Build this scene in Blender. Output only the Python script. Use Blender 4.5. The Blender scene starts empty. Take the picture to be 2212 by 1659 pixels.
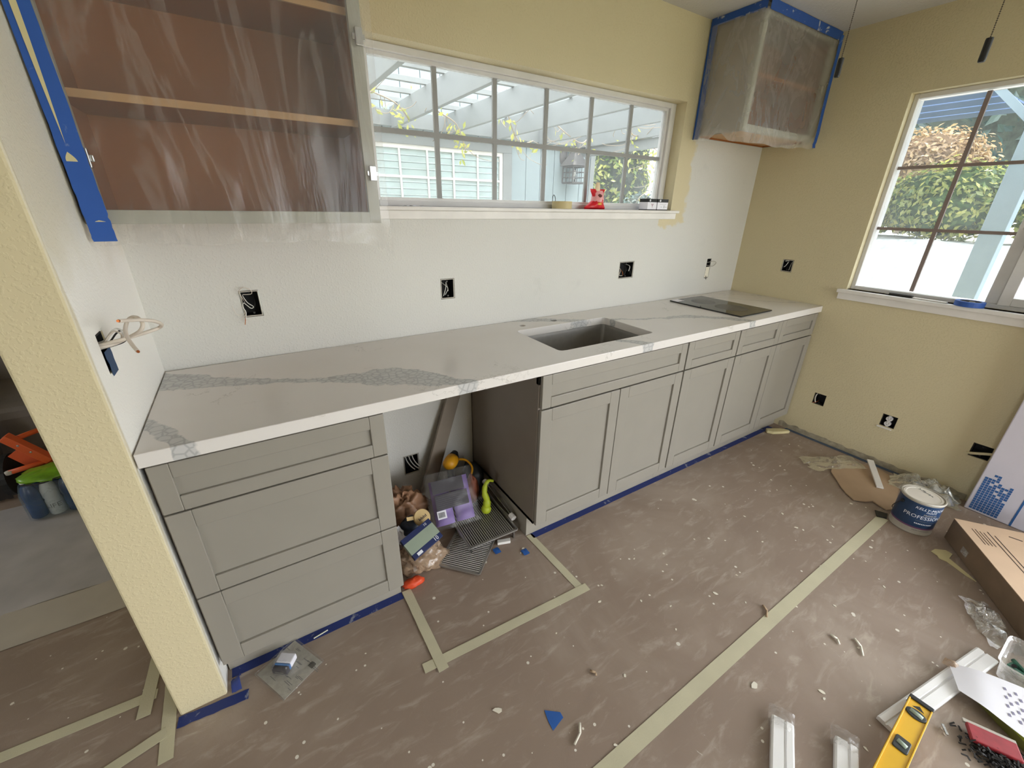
import bpy, bmesh, math, random
from mathutils import Vector, Matrix, noise
R = random.Random(7)
SC = bpy.context.scene
COL = SC.collection
PI = math.pi

# ------------------------------------------------------------------ camera
cd = bpy.data.cameras.new('camera'); cam = bpy.data.objects.new('camera', cd); COL.objects.link(cam)
cd.sensor_fit = 'HORIZONTAL'; cd.sensor_width = 36.0; cd.lens = 889.05 * 36.0 / 2212.0
cd.clip_start = 0.03; cd.clip_end = 200
cam.matrix_world = (Matrix.Translation((0.3268, -1.8483, 1.4816)) @ Matrix.Rotation(-0.5645, 4, 'Z')
                    @ Matrix.Rotation(1.1651, 4, 'X') @ Matrix.Rotation(0.0172, 4, 'Z'))
SC.camera = cam
# ------------------------------------------------------------------ sky, sun, exposure
SC.view_settings.view_transform = 'Standard'; SC.view_settings.look = 'None'
SC.view_settings.gamma = 1.0; SC.view_settings.use_curve_mapping = False
SC.view_settings.exposure = 1.1
SC.cycles.use_denoising = True
SC.cycles.max_bounces = 10; SC.cycles.diffuse_bounces = 6; SC.cycles.transparent_max_bounces = 24
SC.cycles.sample_clamp_indirect = 6.0
W = bpy.data.worlds.new('sky'); SC.world = W; W.use_nodes = True
bg = W.node_tree.nodes['Background']; bg.inputs[0].default_value = (0.91, 0.95, 1.0, 1); bg.inputs[1].default_value = 5.0
sd = bpy.data.lights.new('sun', 'SUN'); sd.energy = 4.0; sd.angle = 0.01; sd.color = (1.0, 0.95, 0.86)
so = bpy.data.objects.new('sun', sd); COL.objects.link(so)
so.rotation_euler = Vector((-0.42, 0.10, -0.90)).to_track_quat('-Z', 'Y').to_euler()
def daylight_portal(name, loc, direction, sx, sy):
    ld = bpy.data.lights.new(name, 'AREA'); ld.shape = 'RECTANGLE'; ld.size = sx; ld.size_y = sy
    ld.cycles.is_portal = True
    o = bpy.data.objects.new(name, ld); COL.objects.link(o); o.location = loc
    o.rotation_euler = Vector(direction).to_track_quat('-Z', 'Y').to_euler()
daylight_portal('window_daylight', (1.74, 0.19, 1.765), (0, -1, 0), 1.86, 0.6)
daylight_portal('side_window_daylight', (3.70, -1.36, 1.555), (-1, 0, 0), 1.25, 1.06)
daylight_portal('patio_door_daylight', (3.70, -3.45, 1.05), (-1, 0, 0), 2.3, 2.12)
daylight_portal('front_added_daylight', (2.3, -4.78, 1.0), (0, 1, 0), 2.0, 1.8)  # unseen front opening, added to bring light in from behind the camera
daylight_portal('left_added_daylight', (-3.28, -3.4, 1.35), (1, 0, 0), 1.0, 1.5)  # unseen left opening, added to brighten the right wall
daylight_portal('living_window_daylight', (-3.28, 1.3, 1.4), (1, 0, 0), .9, .8)

# ------------------------------------------------------------------ materials
def srgb(r, g, b):
    f = lambda c: (c / 255 / 12.92) if c <= 10.3 else ((c / 255 + 0.055) / 1.055) ** 2.4
    return (f(r), f(g), f(b), 1)
MATS = {}
def mat(name, col, rough=0.6, metal=0.0, var=0.06, scale=9.0, bump=0.0, bscale=60.0, alpha=None, spec=None, trans=0.0, sheen=0.0):
    """a principled material with procedural colour variation and fine relief"""
    if name in MATS: return MATS[name]
    m = bpy.data.materials.new(name); m.use_nodes = True; nt = m.node_tree; n = nt.nodes
    b = n['Principled BSDF']; b.inputs['Roughness'].default_value = rough; b.inputs['Metallic'].default_value = metal
    if spec is not None: b.inputs['Specular IOR Level'].default_value = spec
    if trans: b.inputs['Transmission Weight'].default_value = trans
    tc = n.new('ShaderNodeTexCoord')
    nz = n.new('ShaderNodeTexNoise'); nz.inputs['Scale'].default_value = scale; nz.inputs['Detail'].default_value = 5
    nt.links.new(tc.outputs['Object'], nz.inputs['Vector'])
    rp = n.new('ShaderNodeValToRGB')
    c = srgb(*col) if len(col) == 3 else col
    rp.color_ramp.elements[0].position = 0.3; rp.color_ramp.elements[1].position = 0.7
    rp.color_ramp.elements[0].color = tuple(max(0, x * (1 - var)) for x in c[:3]) + (1,)
    rp.color_ramp.elements[1].color = tuple(min(1, x * (1 + var)) for x in c[:3]) + (1,)
    nt.links.new(nz.outputs['Fac'], rp.inputs['Fac']); nt.links.new(rp.outputs['Color'], b.inputs['Base Color'])
    if bump:
        n2 = n.new('ShaderNodeTexNoise'); n2.inputs['Scale'].default_value = bscale; n2.inputs['Detail'].default_value = 3
        nt.links.new(tc.outputs['Object'], n2.inputs['Vector'])
        bp = n.new('ShaderNodeBump'); bp.inputs['Strength'].default_value = bump; bp.inputs['Distance'].default_value = 0.004
        nt.links.new(n2.outputs['Fac'], bp.inputs['Height']); nt.links.new(bp.outputs['Normal'], b.inputs['Normal'])
    if alpha is not None: b.inputs['Alpha'].default_value = alpha
    MATS[name] = m
    return m
class NT:
    """small helper for writing node graphs"""
    def __init__(s, name):
        s.m = bpy.data.materials.new(name); s.m.use_nodes = True; s.t = s.m.node_tree; s.n = s.t.nodes
        s.b = s.n['Principled BSDF']; s.out = s.n['Material Output']
        s.tc = s.n.new('ShaderNodeTexCoord'); s.obj = s.tc.outputs['Object']
        sx = s.n.new('ShaderNodeSeparateXYZ'); s.t.links.new(s.obj, sx.inputs[0]); s.x, s.y, s.z = sx.outputs
        MATS[name] = s.m
    def link(s, a, b): s.t.links.new(a, b)
    def _in(s, sock, v):
        if isinstance(v, (int, float)): sock.default_value = v
        elif isinstance(v, tuple): sock.default_value = v
        else: s.link(v, sock)
    def math(s, op, a, b=0.0, clamp=False):
        k = s.n.new('ShaderNodeMath'); k.operation = op; k.use_clamp = clamp; s._in(k.inputs[0], a); s._in(k.inputs[1], b); return k.outputs[0]
    def smooth(s, v, lo, hi):
        k = s.n.new('ShaderNodeMapRange'); k.interpolation_type = 'SMOOTHSTEP'
        s._in(k.inputs[0], v); k.inputs[1].default_value = lo; k.inputs[2].default_value = hi; k.inputs[3].default_value = 0; k.inputs[4].default_value = 1
        return k.outputs[0]
    def noise(s, scale, detail=4, rough=0.5, vec=None, stretch=None, dist=0.0):
        k = s.n.new('ShaderNodeTexNoise'); k.inputs['Scale'].default_value = scale; k.inputs['Detail'].default_value = detail
        k.inputs['Roughness'].default_value = rough; k.inputs['Distortion'].default_value = dist
        v = vec or s.obj
        if stretch:
            mp = s.n.new('ShaderNodeMapping'); mp.inputs['Scale'].default_value = stretch; s.link(v, mp.inputs[0]); v = mp.outputs[0]
        s.link(v, k.inputs['Vector']); return k.outputs['Fac']
    def voro(s, scale, feature='F1', out='Distance', rand=1.0):
        k = s.n.new('ShaderNodeTexVoronoi'); k.feature = feature; k.inputs['Scale'].default_value = scale
        k.inputs['Randomness'].default_value = rand; s.link(s.obj, k.inputs['Vector']); return k.outputs[out]
    def mix(s, f, a, b):
        k = s.n.new('ShaderNodeMix'); k.data_type = 'RGBA'; s._in(k.inputs[0], f); s._in(k.inputs[6], a); s._in(k.inputs[7], b); return k.outputs[2]
    def curve(s, v, pts):
        k = s.n.new('ShaderNodeFloatCurve'); c = k.mapping.curves[0]
        while len(c.points) > 2: c.points.remove(c.points[1])
        c.points[0].location = pts[0]; c.points[1].location = pts[-1]
        for p in pts[1:-1]: c.points.new(*p)
        k.mapping.update(); s._in(k.inputs['Value'], v); return k.outputs[0]
    def bump(s, h, strength=0.3, dist=0.003):
        k = s.n.new('ShaderNodeBump'); k.inputs['Strength'].default_value = strength; k.inputs['Distance'].default_value = dist
        s.link(h, k.inputs['Height']); s.link(k.outputs[0], s.b.inputs['Normal'])
    def color(s, c): s._in(s.b.inputs['Base Color'], c)

YEL = srgb(208, 196, 160); WHT = srgb(208, 206, 199); PEEL = 120.0
def orange_peel(g, scale=120, strength=0.22):
    a = g.noise(scale, 2, 0.4); b = g.smooth(a, 0.5, 0.66)
    g.bump(b, strength, 0.0035)
def paint_mat(name, col, rough=0.55):
    g = NT(name); n = g.noise(3, 4)
    dk = tuple(c * 0.95 for c in col[:3]) + (1,)
    g.color(g.mix(n, dk, col)); g.b.inputs['Roughness'].default_value = rough; orange_peel(g); return g.m
M_yel = paint_mat('yellow_wall_paint', YEL)
M_white_wall = paint_mat('white_wall_paint', WHT)
M_ceil = paint_mat('ceiling_paint', srgb(204, 202, 198))
# back wall: cream paint brushed around the window and above it, bare primer elsewhere
g = NT('back_wall_paint')
nz = g.math('MULTIPLY', g.math('SUBTRACT', g.noise(14, 4), 0.5), 0.12)
xr = g.math('ADD', g.x, nz); zr = g.math('ADD', g.z, nz)
above = g.smooth(g.math('ADD', g.z, g.math('MULTIPLY', nz, 0.3)), 2.015, 2.025)
strip = g.math('MULTIPLY', g.math('MULTIPLY', g.smooth(xr, 2.55, 2.56), g.math('SUBTRACT', 1.0, g.smooth(xr, 2.775, 2.80))), g.smooth(zr, 1.385, 1.40))
behind = g.math('MULTIPLY', g.smooth(xr, 2.76, 2.8), g.smooth(g.z, 1.9, 1.95))
fac = g.math('MAXIMUM', g.math('MAXIMUM', above, strip), behind)
scuff = g.smooth(g.noise(5, 5, 0.6), 0.62, 0.72)
white = g.mix(g.math('MULTIPLY', scuff, 0.25), WHT, srgb(190, 188, 182))
g.color(g.mix(fac, white, YEL)); orange_peel(g); g.b.inputs['Roughness'].default_value = 0.6
M_back = g.m
# wing wall: bare white towards the counter, cream rolled over its upper part and its end
g = NT('wing_wall_paint')
nz = g.math('MULTIPLY', g.math('SUBTRACT', g.noise(6, 4), 0.5), 0.3)
geo = g.n.new('ShaderNodeNewGeometry'); sp = g.n.new('ShaderNodeSeparateXYZ'); g.link(geo.outputs['True Normal'], sp.inputs[0])
facing = g.math('GREATER_THAN', sp.outputs[0], 0.5)
up = g.math('MULTIPLY', g.smooth(g.math('ADD', g.z, nz), 1.28, 1.5), 0.55)
low = g.math('SUBTRACT', 1.0, g.smooth(g.z, 0.9, 0.93))
edge = g.math('SUBTRACT', 1.0, g.smooth(g.math('ADD', g.y, g.math('MULTIPLY', nz, 0.1)), -0.645, -0.63))
keep = g.math('SUBTRACT', 1.0, g.math('MAXIMUM', up, g.math('MULTIPLY', edge, 0.7)))
whitef = g.math('MULTIPLY', facing, keep)
g.color(g.mix(whitef, YEL, srgb(246, 244, 238))); orange_peel(g, 130, 0.25); g.b.inputs['Roughness'].default_value = 0.6
M_wing = g.m
# floor: brown builder's paper, scuffed and spattered
g = NT('floor_paper')
n1 = g.noise(2.2, 6, 0.6); n2 = g.noise(7, 6, 0.65, stretch=(1, 3.2, 1), dist=0.6)
base = g.mix(n1, srgb(134, 116, 102), srgb(156, 138, 124))
dust = g.math('ADD', g.math('MULTIPLY', g.smooth(n2, 0.50, 0.74), 0.42), g.math('MULTIPLY', g.smooth(g.noise(1.3, 5, 0.6, dist=0.8), 0.45, 0.70), 0.28), True)
base = g.mix(dust, base, srgb(198, 186, 172))
sc2 = g.math('MULTIPLY', g.smooth(g.noise(22, 6, 0.7, stretch=(3, 1, 1), dist=1.2), 0.66, 0.72), g.smooth(g.noise(1.7, 3), 0.5, 0.62))
base = g.mix(g.math('MULTIPLY', sc2, 0.75), base, srgb(222, 216, 206))
k = g.n.new('ShaderNodeTexVoronoi'); k.inputs['Scale'].default_value = 26; g.link(g.obj, k.inputs['Vector'])
sz = g.math('MULTIPLY', g.math('SUBTRACT', g.noise(9, 2), 0.475), 0.85, True)
dots = g.math('LESS_THAN', k.outputs['Distance'], sz)
base = g.mix(dots, base, srgb(226, 220, 208))
wet = g.smooth(g.noise(1.1, 3), 0.55, 0.75)
base = g.mix(g.math('MULTIPLY', wet, 0.28), base, srgb(92, 72, 60))
g.color(base); g.b.inputs['Roughness'].default_value = 0.62
g.bump(g.noise(9, 7, 0.65, dist=0.6), 0.30, 0.008)
M_floor = g.m
# quartz worktop with grey veining
g = NT('veined_quartz')
wx = g.math('ADD', g.x, g.math('MULTIPLY', g.math('SUBTRACT', g.noise(9, 5), 0.5), 0.05))
t = g.math('DIVIDE', wx, 3.6)
wob = g.math('MULTIPLY', g.math('SUBTRACT', g.noise(14, 6, 0.6), 0.5), 0.09)
def vein(pts, wpts, x0=-1.0, x1=9.0):
    cy = g.curve(t, [(a / 3.6, 1 + b) for a, b in pts]); wd = g.curve(t, [(a / 3.6, b) for a, b in wpts])
    d = g.math('ABSOLUTE', g.math('SUBTRACT', g.math('ADD', g.math('ADD', g.y, 1.0), wob), cy))
    inside = g.smooth(g.math('SUBTRACT', wd, d), 0.0, 0.012)
    return g.math('MULTIPLY', inside, g.math('MULTIPLY', g.math('GREATER_THAN', wx, x0), g.math('LESS_THAN', wx, x1)))
v1 = vein([(0, -.12), (.1, -.175), (.29, -.28), (.54, -.40), (.70, -.46), (.80, -.53), (.9, -.64), (1.1, -.85)],
          [(0, .095), (.12, .07), (.29, .033), (.5, .035), (.66, .085), (.78, .09), (.86, .05), (.95, .045), (1.1, .03)], -1, 1.0)
v2 = vein([(1.4, .02), (1.6, -.03), (1.77, -.15), (2.04, -.26), (2.25, -.345), (2.44, -.40), (2.55, -.49), (2.7, -.66), (2.8, -.8)],
          [(1.4, .03), (1.7, .045), (2.04, .02), (2.25, .018), (2.44, .045), (2.6, .05), (2.8, .05)], 1.38, 2.82)
v3 = vein([(2.9, .0), (3.15, -.16), (3.27, -.34), (3.45, -.50), (3.6, -.6)], [(2.9, .006), (3.2, .012), (3.6, .012)], 2.95)
v4 = vein([(3.1, .03), (3.3, -.08), (3.45, -.22), (3.6, -.4)], [(3.1, .008), (3.6, .014)], 3.1)
v5 = vein([(0, -.45), (.05, -.55), (.12, -.68), (.2, -.8)], [(0, .06), (.04, .05), (.1, .06), (.2, .04)], -1, .17)
v6 = vein([(1.7, -.5), (1.8, -.62), (1.9, -.74)], [(1.7, .008), (1.8, .05), (1.9, .05)], 1.72, 1.86)
allv = v1
for v in (v2, v3, v4, v5, v6): allv = g.math('MAXIMUM', allv, v)
net = g.voro(42, 'DISTANCE_TO_EDGE'); netm = g.smooth(net, 0.02, 0.16)
veincol = g.mix(netm, srgb(164, 164, 163), srgb(190, 190, 188))
crackn = g.math('ABSOLUTE', g.math('SUBTRACT', g.noise(2.6, 7, 0.62, dist=0.4), 0.5))
crack = g.math('MULTIPLY', g.math('SUBTRACT', 1.0, g.smooth(crackn, 0.0, 0.006)), g.smooth(g.noise(3.3, 2), 0.52, 0.6))
basec = g.mix(g.noise(4, 4), srgb(214, 209, 203), srgb(223, 219, 214))
c = g.mix(g.math('MULTIPLY', crack, 0.55), basec, srgb(165, 160, 152))
g.color(g.mix(g.math('MULTIPLY', allv, 0.92), c, veincol)); g.b.inputs['Roughness'].default_value = 0.22
M_quartz = g.m
# film: clear masking plastic, milky along its folds
def film(name, milk=0.22, fold=0.35, scale=5.0, stretch=(1, 1, .35), tint=(235, 232, 228), gloss=0.06, fres=0.5):
    g = NT(name); n = g.n; n.remove(g.b)
    a = g.noise(scale, 6, 0.62, stretch=stretch, dist=1.0)
    ridge = g.math('SUBTRACT', 1.0, g.smooth(g.math('ABSOLUTE', g.math('SUBTRACT', a, 0.5)), 0.0, 0.05))
    big = g.noise(scale * 0.35, 3)
    dens = g.math('ADD', g.math('MULTIPLY', ridge, fold * 0.5), g.math('ADD', milk * 0.55, g.math('MULTIPLY', big, milk * 0.9)), True)
    tr = n.new('ShaderNodeBsdfTransparent'); df = n.new('ShaderNodeBsdfDiffuse'); tl = n.new('ShaderNodeBsdfTranslucent'); gl = n.new('ShaderNodeBsdfGlossy')
    tr.inputs[0].default_value = (0.97, 0.97, 0.97, 1)
    for q in (df, tl): q.inputs[0].default_value = srgb(*tint)
    gl.inputs['Roughness'].default_value = 0.18; gl.inputs[0].default_value = (1, 1, 1, 1)
    m1 = n.new('ShaderNodeMixShader'); m1.inputs[0].default_value = 0.4; g.link(df.outputs[0], m1.inputs[1]); g.link(tl.outputs[0], m1.inputs[2])
    m2 = n.new('ShaderNodeMixShader'); g.link(dens, m2.inputs[0]); g.link(tr.outputs[0], m2.inputs[1]); g.link(m1.outputs[0], m2.inputs[2])
    fr = n.new('ShaderNodeFresnel'); fr.inputs['IOR'].default_value = 1.3
    fg = g.math('ADD', g.math('MULTIPLY', fr.outputs[0], fres), gloss * 0.5, True)
    m3 = n.new('ShaderNodeMixShader'); g.link(fg, m3.inputs[0]); g.link(m2.outputs[0], m3.inputs[1]); g.link(gl.outputs[0], m3.inputs[2])
    bp = n.new('ShaderNodeBump'); bp.inputs['Strength'].default_value = 0.6; bp.inputs['Distance'].default_value = 0.01
    g.link(a, bp.inputs['Height'])
    for q in (df, tl, gl): g.link(bp.outputs[0], q.inputs['Normal'])
    g.link(m3.outputs[0], g.out.inputs['Surface'])
    return g.m
M_film = film('masking_film', 0.15, 0.24, 4.0, (1.6, 1, .3), gloss=0.02, fres=.3)
M_film2 = film('cabinet_film', 0.30, 0.11, 6.0, (1, 1, .5), gloss=0.02, fres=.3)
M_bag = film('clear_bag_plastic', 0.28, 0.6, 18.0, (1, 1, 1), gloss=0.3)
M_clear = film('clear_blister_plastic', 0.05, 0.10, 12.0, (1, 1, 1), gloss=0.05, fres=.3)
M_tub = film('clear_tub_plastic', 0.35, 0.15, 10.0, (1, 1, 1), gloss=0.2)
M_tanbag = film('shopping_bag_film', 0.75, 0.5, 14.0, (1, 1, 1), (196, 168, 140), 0.1)
# window glass
def glass(name, haze=0.0, tint=0.44):
    g = NT(name); n = g.n; n.remove(g.b)
    tr = n.new('ShaderNodeBsdfTransparent'); tr.inputs[0].default_value = (tint * .97, tint, tint, 1); gl = n.new('ShaderNodeBsdfGlossy'); gl.inputs['Roughness'].default_value = 0.02
    df = n.new('ShaderNodeBsdfTranslucent'); df.inputs[0].default_value = (0.9, 0.93, 0.95, 1)
    m0 = n.new('ShaderNodeMixShader'); g.link(g.math('MULTIPLY', g.noise(2.0, 4), haze * 2), m0.inputs[0]); g.link(tr.outputs[0], m0.inputs[1]); g.link(df.outputs[0], m0.inputs[2])
    fr = n.new('ShaderNodeFresnel'); fr.inputs['IOR'].default_value = 1.15
    m1 = n.new('ShaderNodeMixShader'); g.link(fr.outputs[0], m1.inputs[0]); g.link(m0.outputs[0], m1.inputs[1]); g.link(gl.outputs[0], m1.inputs[2])
    g.link(m1.outputs[0], g.out.inputs['Surface']); return g.m
M_glass = glass('window_glass', 0.05); M_dusty = glass('dusty_window_glass', 0.05, 0.5)
M_trimw = mat('white_trim_paint', (226, 222, 216), 0.45)
M_vinyl = mat('white_vinyl', (214, 212, 210), 0.4)
M_grille = mat('grille_bar_paint', (150, 150, 148), 0.5)
M_gray_cab = mat('grey_cabinet_paint', (142, 137, 127), 0.42, var=0.02)
M_cab_side = mat('grey_cabinet_side', (128, 118, 107), 0.5, var=0.03)
M_toe = mat('grey_toe_board', (150, 144, 132), 0.5, var=0.05)
M_wood_in = mat('brown_cabinet_interior', (150, 88, 36), 0.5, var=0.1, scale=3)
M_shelf_edge = mat('shelf_edge_wood', (190, 148, 100), 0.5)
M_old_cab = mat('old_cabinet_paint', (150, 140, 128), 0.55)
M_frame_cab = mat('old_face_frame', (168, 166, 154), 0.5)
M_steel = mat('brushed_steel', (176, 173, 168), 0.38, 0.75, 0.05, 40)
M_chrome = mat('bright_metal', (190, 190, 190), 0.25, 1.0)
M_dkmetal = mat('dark_metal', (70, 68, 66), 0.4, 0.8)
M_blackglass = mat('black_ceramic_glass', (14, 14, 15), 0.06, 0, 0.1)
M_black = mat('black_plastic', (22, 22, 23), 0.5)
M_boxblk = mat('box_cavity_black', (16, 16, 17), 0.7)
M_wire = mat('cream_wire_jacket', (214, 203, 190), 0.5)
M_wirew = mat('white_wire_jacket', (222, 220, 214), 0.5)
M_wirek = mat('black_wire_jacket', (28, 28, 28), 0.5)
M_copper = mat('copper_wire', (176, 104, 60), 0.35, 1.0)
def tape_mat(name, col, smear):
    g = NT(name); s = g.smooth(g.noise(16, 6, 0.65, dist=0.8), 0.60, 0.68)
    c1 = srgb(*col); c2 = tuple(x * 0.82 for x in c1[:3]) + (1,)
    g.color(g.mix(g.math('MULTIPLY', s, smear), g.mix(g.noise(6, 3), c1, c2), srgb(205, 208, 205))); g.b.inputs['Roughness'].default_value = 0.6; return g.m
M_blue = tape_mat('blue_masking_tape', (38, 88, 172), 0.25)
M_bluep = tape_mat('blue_tape_paint_smeared', (38, 84, 165), 0.85)
M_bluef = tape_mat('blue_tape_scuffed', (30, 50, 118), 0.4)
M_bluew = tape_mat('grey_blue_dusty_tape', (78, 92, 112), 0.6)
M_cream = mat('cream_masking_tape', (196, 190, 162), 0.7, var=0.05, bump=0.2, bscale=200)
M_card = mat('corrugated_cardboard', (176, 150, 122), 0.8, var=0.05, bump=0.1, bscale=40)
M_cardd = mat('cardboard_edge', (128, 106, 84), 0.85)
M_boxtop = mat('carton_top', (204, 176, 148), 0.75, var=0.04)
M_boxside = mat('carton_side_shade', (124, 104, 84), 0.8, var=0.12)  # same cardboard as the top, with shade put into a darker colour
M_ink = mat('dark_print', (58, 46, 38), 0.7)
M_inkblue = mat('blue_print', (42, 92, 150), 0.6)
M_inkgrey = mat('grey_print', (120, 122, 120), 0.7)
M_foam = mat('lavender_white_board', (206, 202, 212), 0.6, var=0.02)
M_whitew = mat('white_primed_wood', (240, 239, 238), 0.4, var=0.02)
M_paper = mat('white_paper', (236, 235, 242), 0.7, var=0.02)
M_yellow = mat('yellow_level_paint', (226, 178, 36), 0.35)
M_yellow2 = mat('yellow_tool_plastic', (226, 160, 24), 0.45)
M_canblue = mat('navy_can_label', (34, 60, 94), 0.35, var=0.12, scale=14)
M_cangrey = mat('grey_can_band', (178, 172, 160), 0.4)
M_canrose = mat('rose_can_band', (112, 72, 108), 0.4)
M_lid = mat('can_lid', (222, 216, 206), 0.35)
M_letter = mat('white_lettering', (224, 226, 232), 0.5)
M_red = mat('red_bag_foil', (206, 32, 44), 0.3, var=0.18, scale=30)
M_pink = mat('pink_print', (238, 170, 170), 0.4)
M_gold = mat('gold_print', (220, 170, 70), 0.4)
M_orange = mat('orange_steel_paint', (222, 96, 44), 0.45)
M_purple = mat('purple_foam', (134, 112, 170), 0.6)
M_darklabel = mat('dark_card_label', (46, 42, 50), 0.6)
M_navy = mat('navy_box_print', (28, 40, 84), 0.5)
M_sage = mat('sage_paper', (146, 158, 140), 0.6)
M_lime = mat('lime_handle', (178, 192, 40), 0.5)
M_tan = mat('tan_plastic', (200, 172, 120), 0.6)
M_rust = mat('rust_mesh_bag', (128, 66, 40), 0.7)
M_redorange = mat('red_orange_bag', (206, 70, 30), 0.5)
M_grayboard = mat('grey_leaning_board', (140, 128, 114), 0.6, var=0.08)
M_darkcloth = mat('dark_blanket', (44, 38, 36), 0.9, bump=0.4, bscale=30)
M_graycloth = mat('grey_upholstery', (128, 120, 116), 0.9, bump=0.3, bscale=80)
M_drop = mat('grey_drop_cloth', (176, 172, 172), 0.85, var=0.12, scale=6, bump=0.3, bscale=14)
M_strip = mat('white_floor_paper', (186, 178, 166), 0.6, var=0.05)
M_deepblue = mat('blue_bottle_wrap', (24, 56, 110), 0.25, var=0.35, scale=16)
M_wrapgreen = mat('green_wrap_print', (120, 170, 40), 0.3, var=0.3, scale=22)
M_water = mat('frosted_bottle', (198, 204, 206), 0.3)
M_redplast = mat('red_tool_plastic', (150, 40, 48), 0.5, var=0.15, scale=40)
M_boxgreen = mat('green_yellow_carton', (156, 160, 52), 0.5, var=0.3, scale=24)
M_olive = mat('olive_carton_side', (112, 112, 48), 0.6)
M_orangep = mat('orange_plastic', (236, 160, 80), 0.5)
M_bristle = mat('dark_debris_mesh', (40, 37, 36), 0.7, var=0.5, scale=60)
M_green = mat('dark_green_plastic', (36, 92, 72), 0.5, var=0.4, scale=50)
M_chip = mat('paint_flake', (228, 222, 206), 0.6)
M_peel = mat('cream_paint_skin', (208, 196, 150), 0.5)
# exterior materials
M_conc = mat('pale_concrete', (196, 194, 188), 0.85, var=0.1, scale=3)
M_gravel = mat('pale_gravel_bank', (208, 210, 208), 0.9, var=0.25, scale=20, bump=0.6, bscale=30)
M_siding = mat('pale_blue_siding', (158, 171, 173), 0.7, var=0.03)
M_joint = mat('siding_backing', (140, 152, 154), 0.8)
M_perg = mat('white_pergola_paint', (142, 145, 143), 0.7, var=0.05, scale=5)
M_bluewood = mat('slate_blue_boards', (88, 112, 150), 0.7, var=0.06)
M_bluepost = mat('grey_blue_post', (140, 158, 168), 0.7)
M_fence = mat('dark_green_fence', (84, 116, 108), 0.8, var=0.15)
M_bark = mat('pale_vine_bark', (172, 156, 136), 0.8)
M_lantern = mat('weathered_lantern_metal', (112, 108, 106), 0.6, 0.2)
M_bulb = mat('lamp_bulb', (232, 232, 226), 0.2)
M_blind = mat('blind_slat', (232, 238, 236), 0.6)
M_blindgap = mat('lightened_blind_backing', (196, 206, 204), 0.3)  # pale sheet behind the slats, lightened to offset shading on the blind
M_soil = mat('brown_soil', (104, 92, 76), 0.95, var=0.2)
def leaf_mat(name, c1, c2, trans=0.45):
    g = NT(name); n = g.n; n.remove(g.b)
    oi = n.new('ShaderNodeNewGeometry'); rnd = oi.outputs['Random Per Island']
    col = g.mix(rnd, srgb(*c1), srgb(*c2))
    df = n.new('ShaderNodeBsdfDiffuse'); tl = n.new('ShaderNodeBsdfTranslucent'); gl = n.new('ShaderNodeBsdfGlossy'); gl.inputs['Roughness'].default_value = 0.35
    g.link(col, df.inputs[0]); g.link(col, tl.inputs[0])
    m = n.new('ShaderNodeMixShader'); m.inputs[0].default_value = trans; g.link(df.outputs[0], m.inputs[1]); g.link(tl.outputs[0], m.inputs[2])
    m2 = n.new('ShaderNodeMixShader'); m2.inputs[0].default_value = 0.06; g.link(m.outputs[0], m2.inputs[1]); g.link(gl.outputs[0], m2.inputs[2])
    g.link(m2.outputs[0], g.out.inputs['Surface']); return g.m
M_leaf = leaf_mat('ivy_leaf', (92, 124, 62), (214, 210, 116))
M_leafy = leaf_mat('yellow_green_leaf', (178, 186, 80), (214, 208, 110))
M_leafd = leaf_mat('dark_shade_leaf', (50, 74, 72), (86, 108, 96), 0.3)
M_leafb = leaf_mat('dry_brown_leaf', (150, 122, 90), (196, 168, 120))

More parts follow.
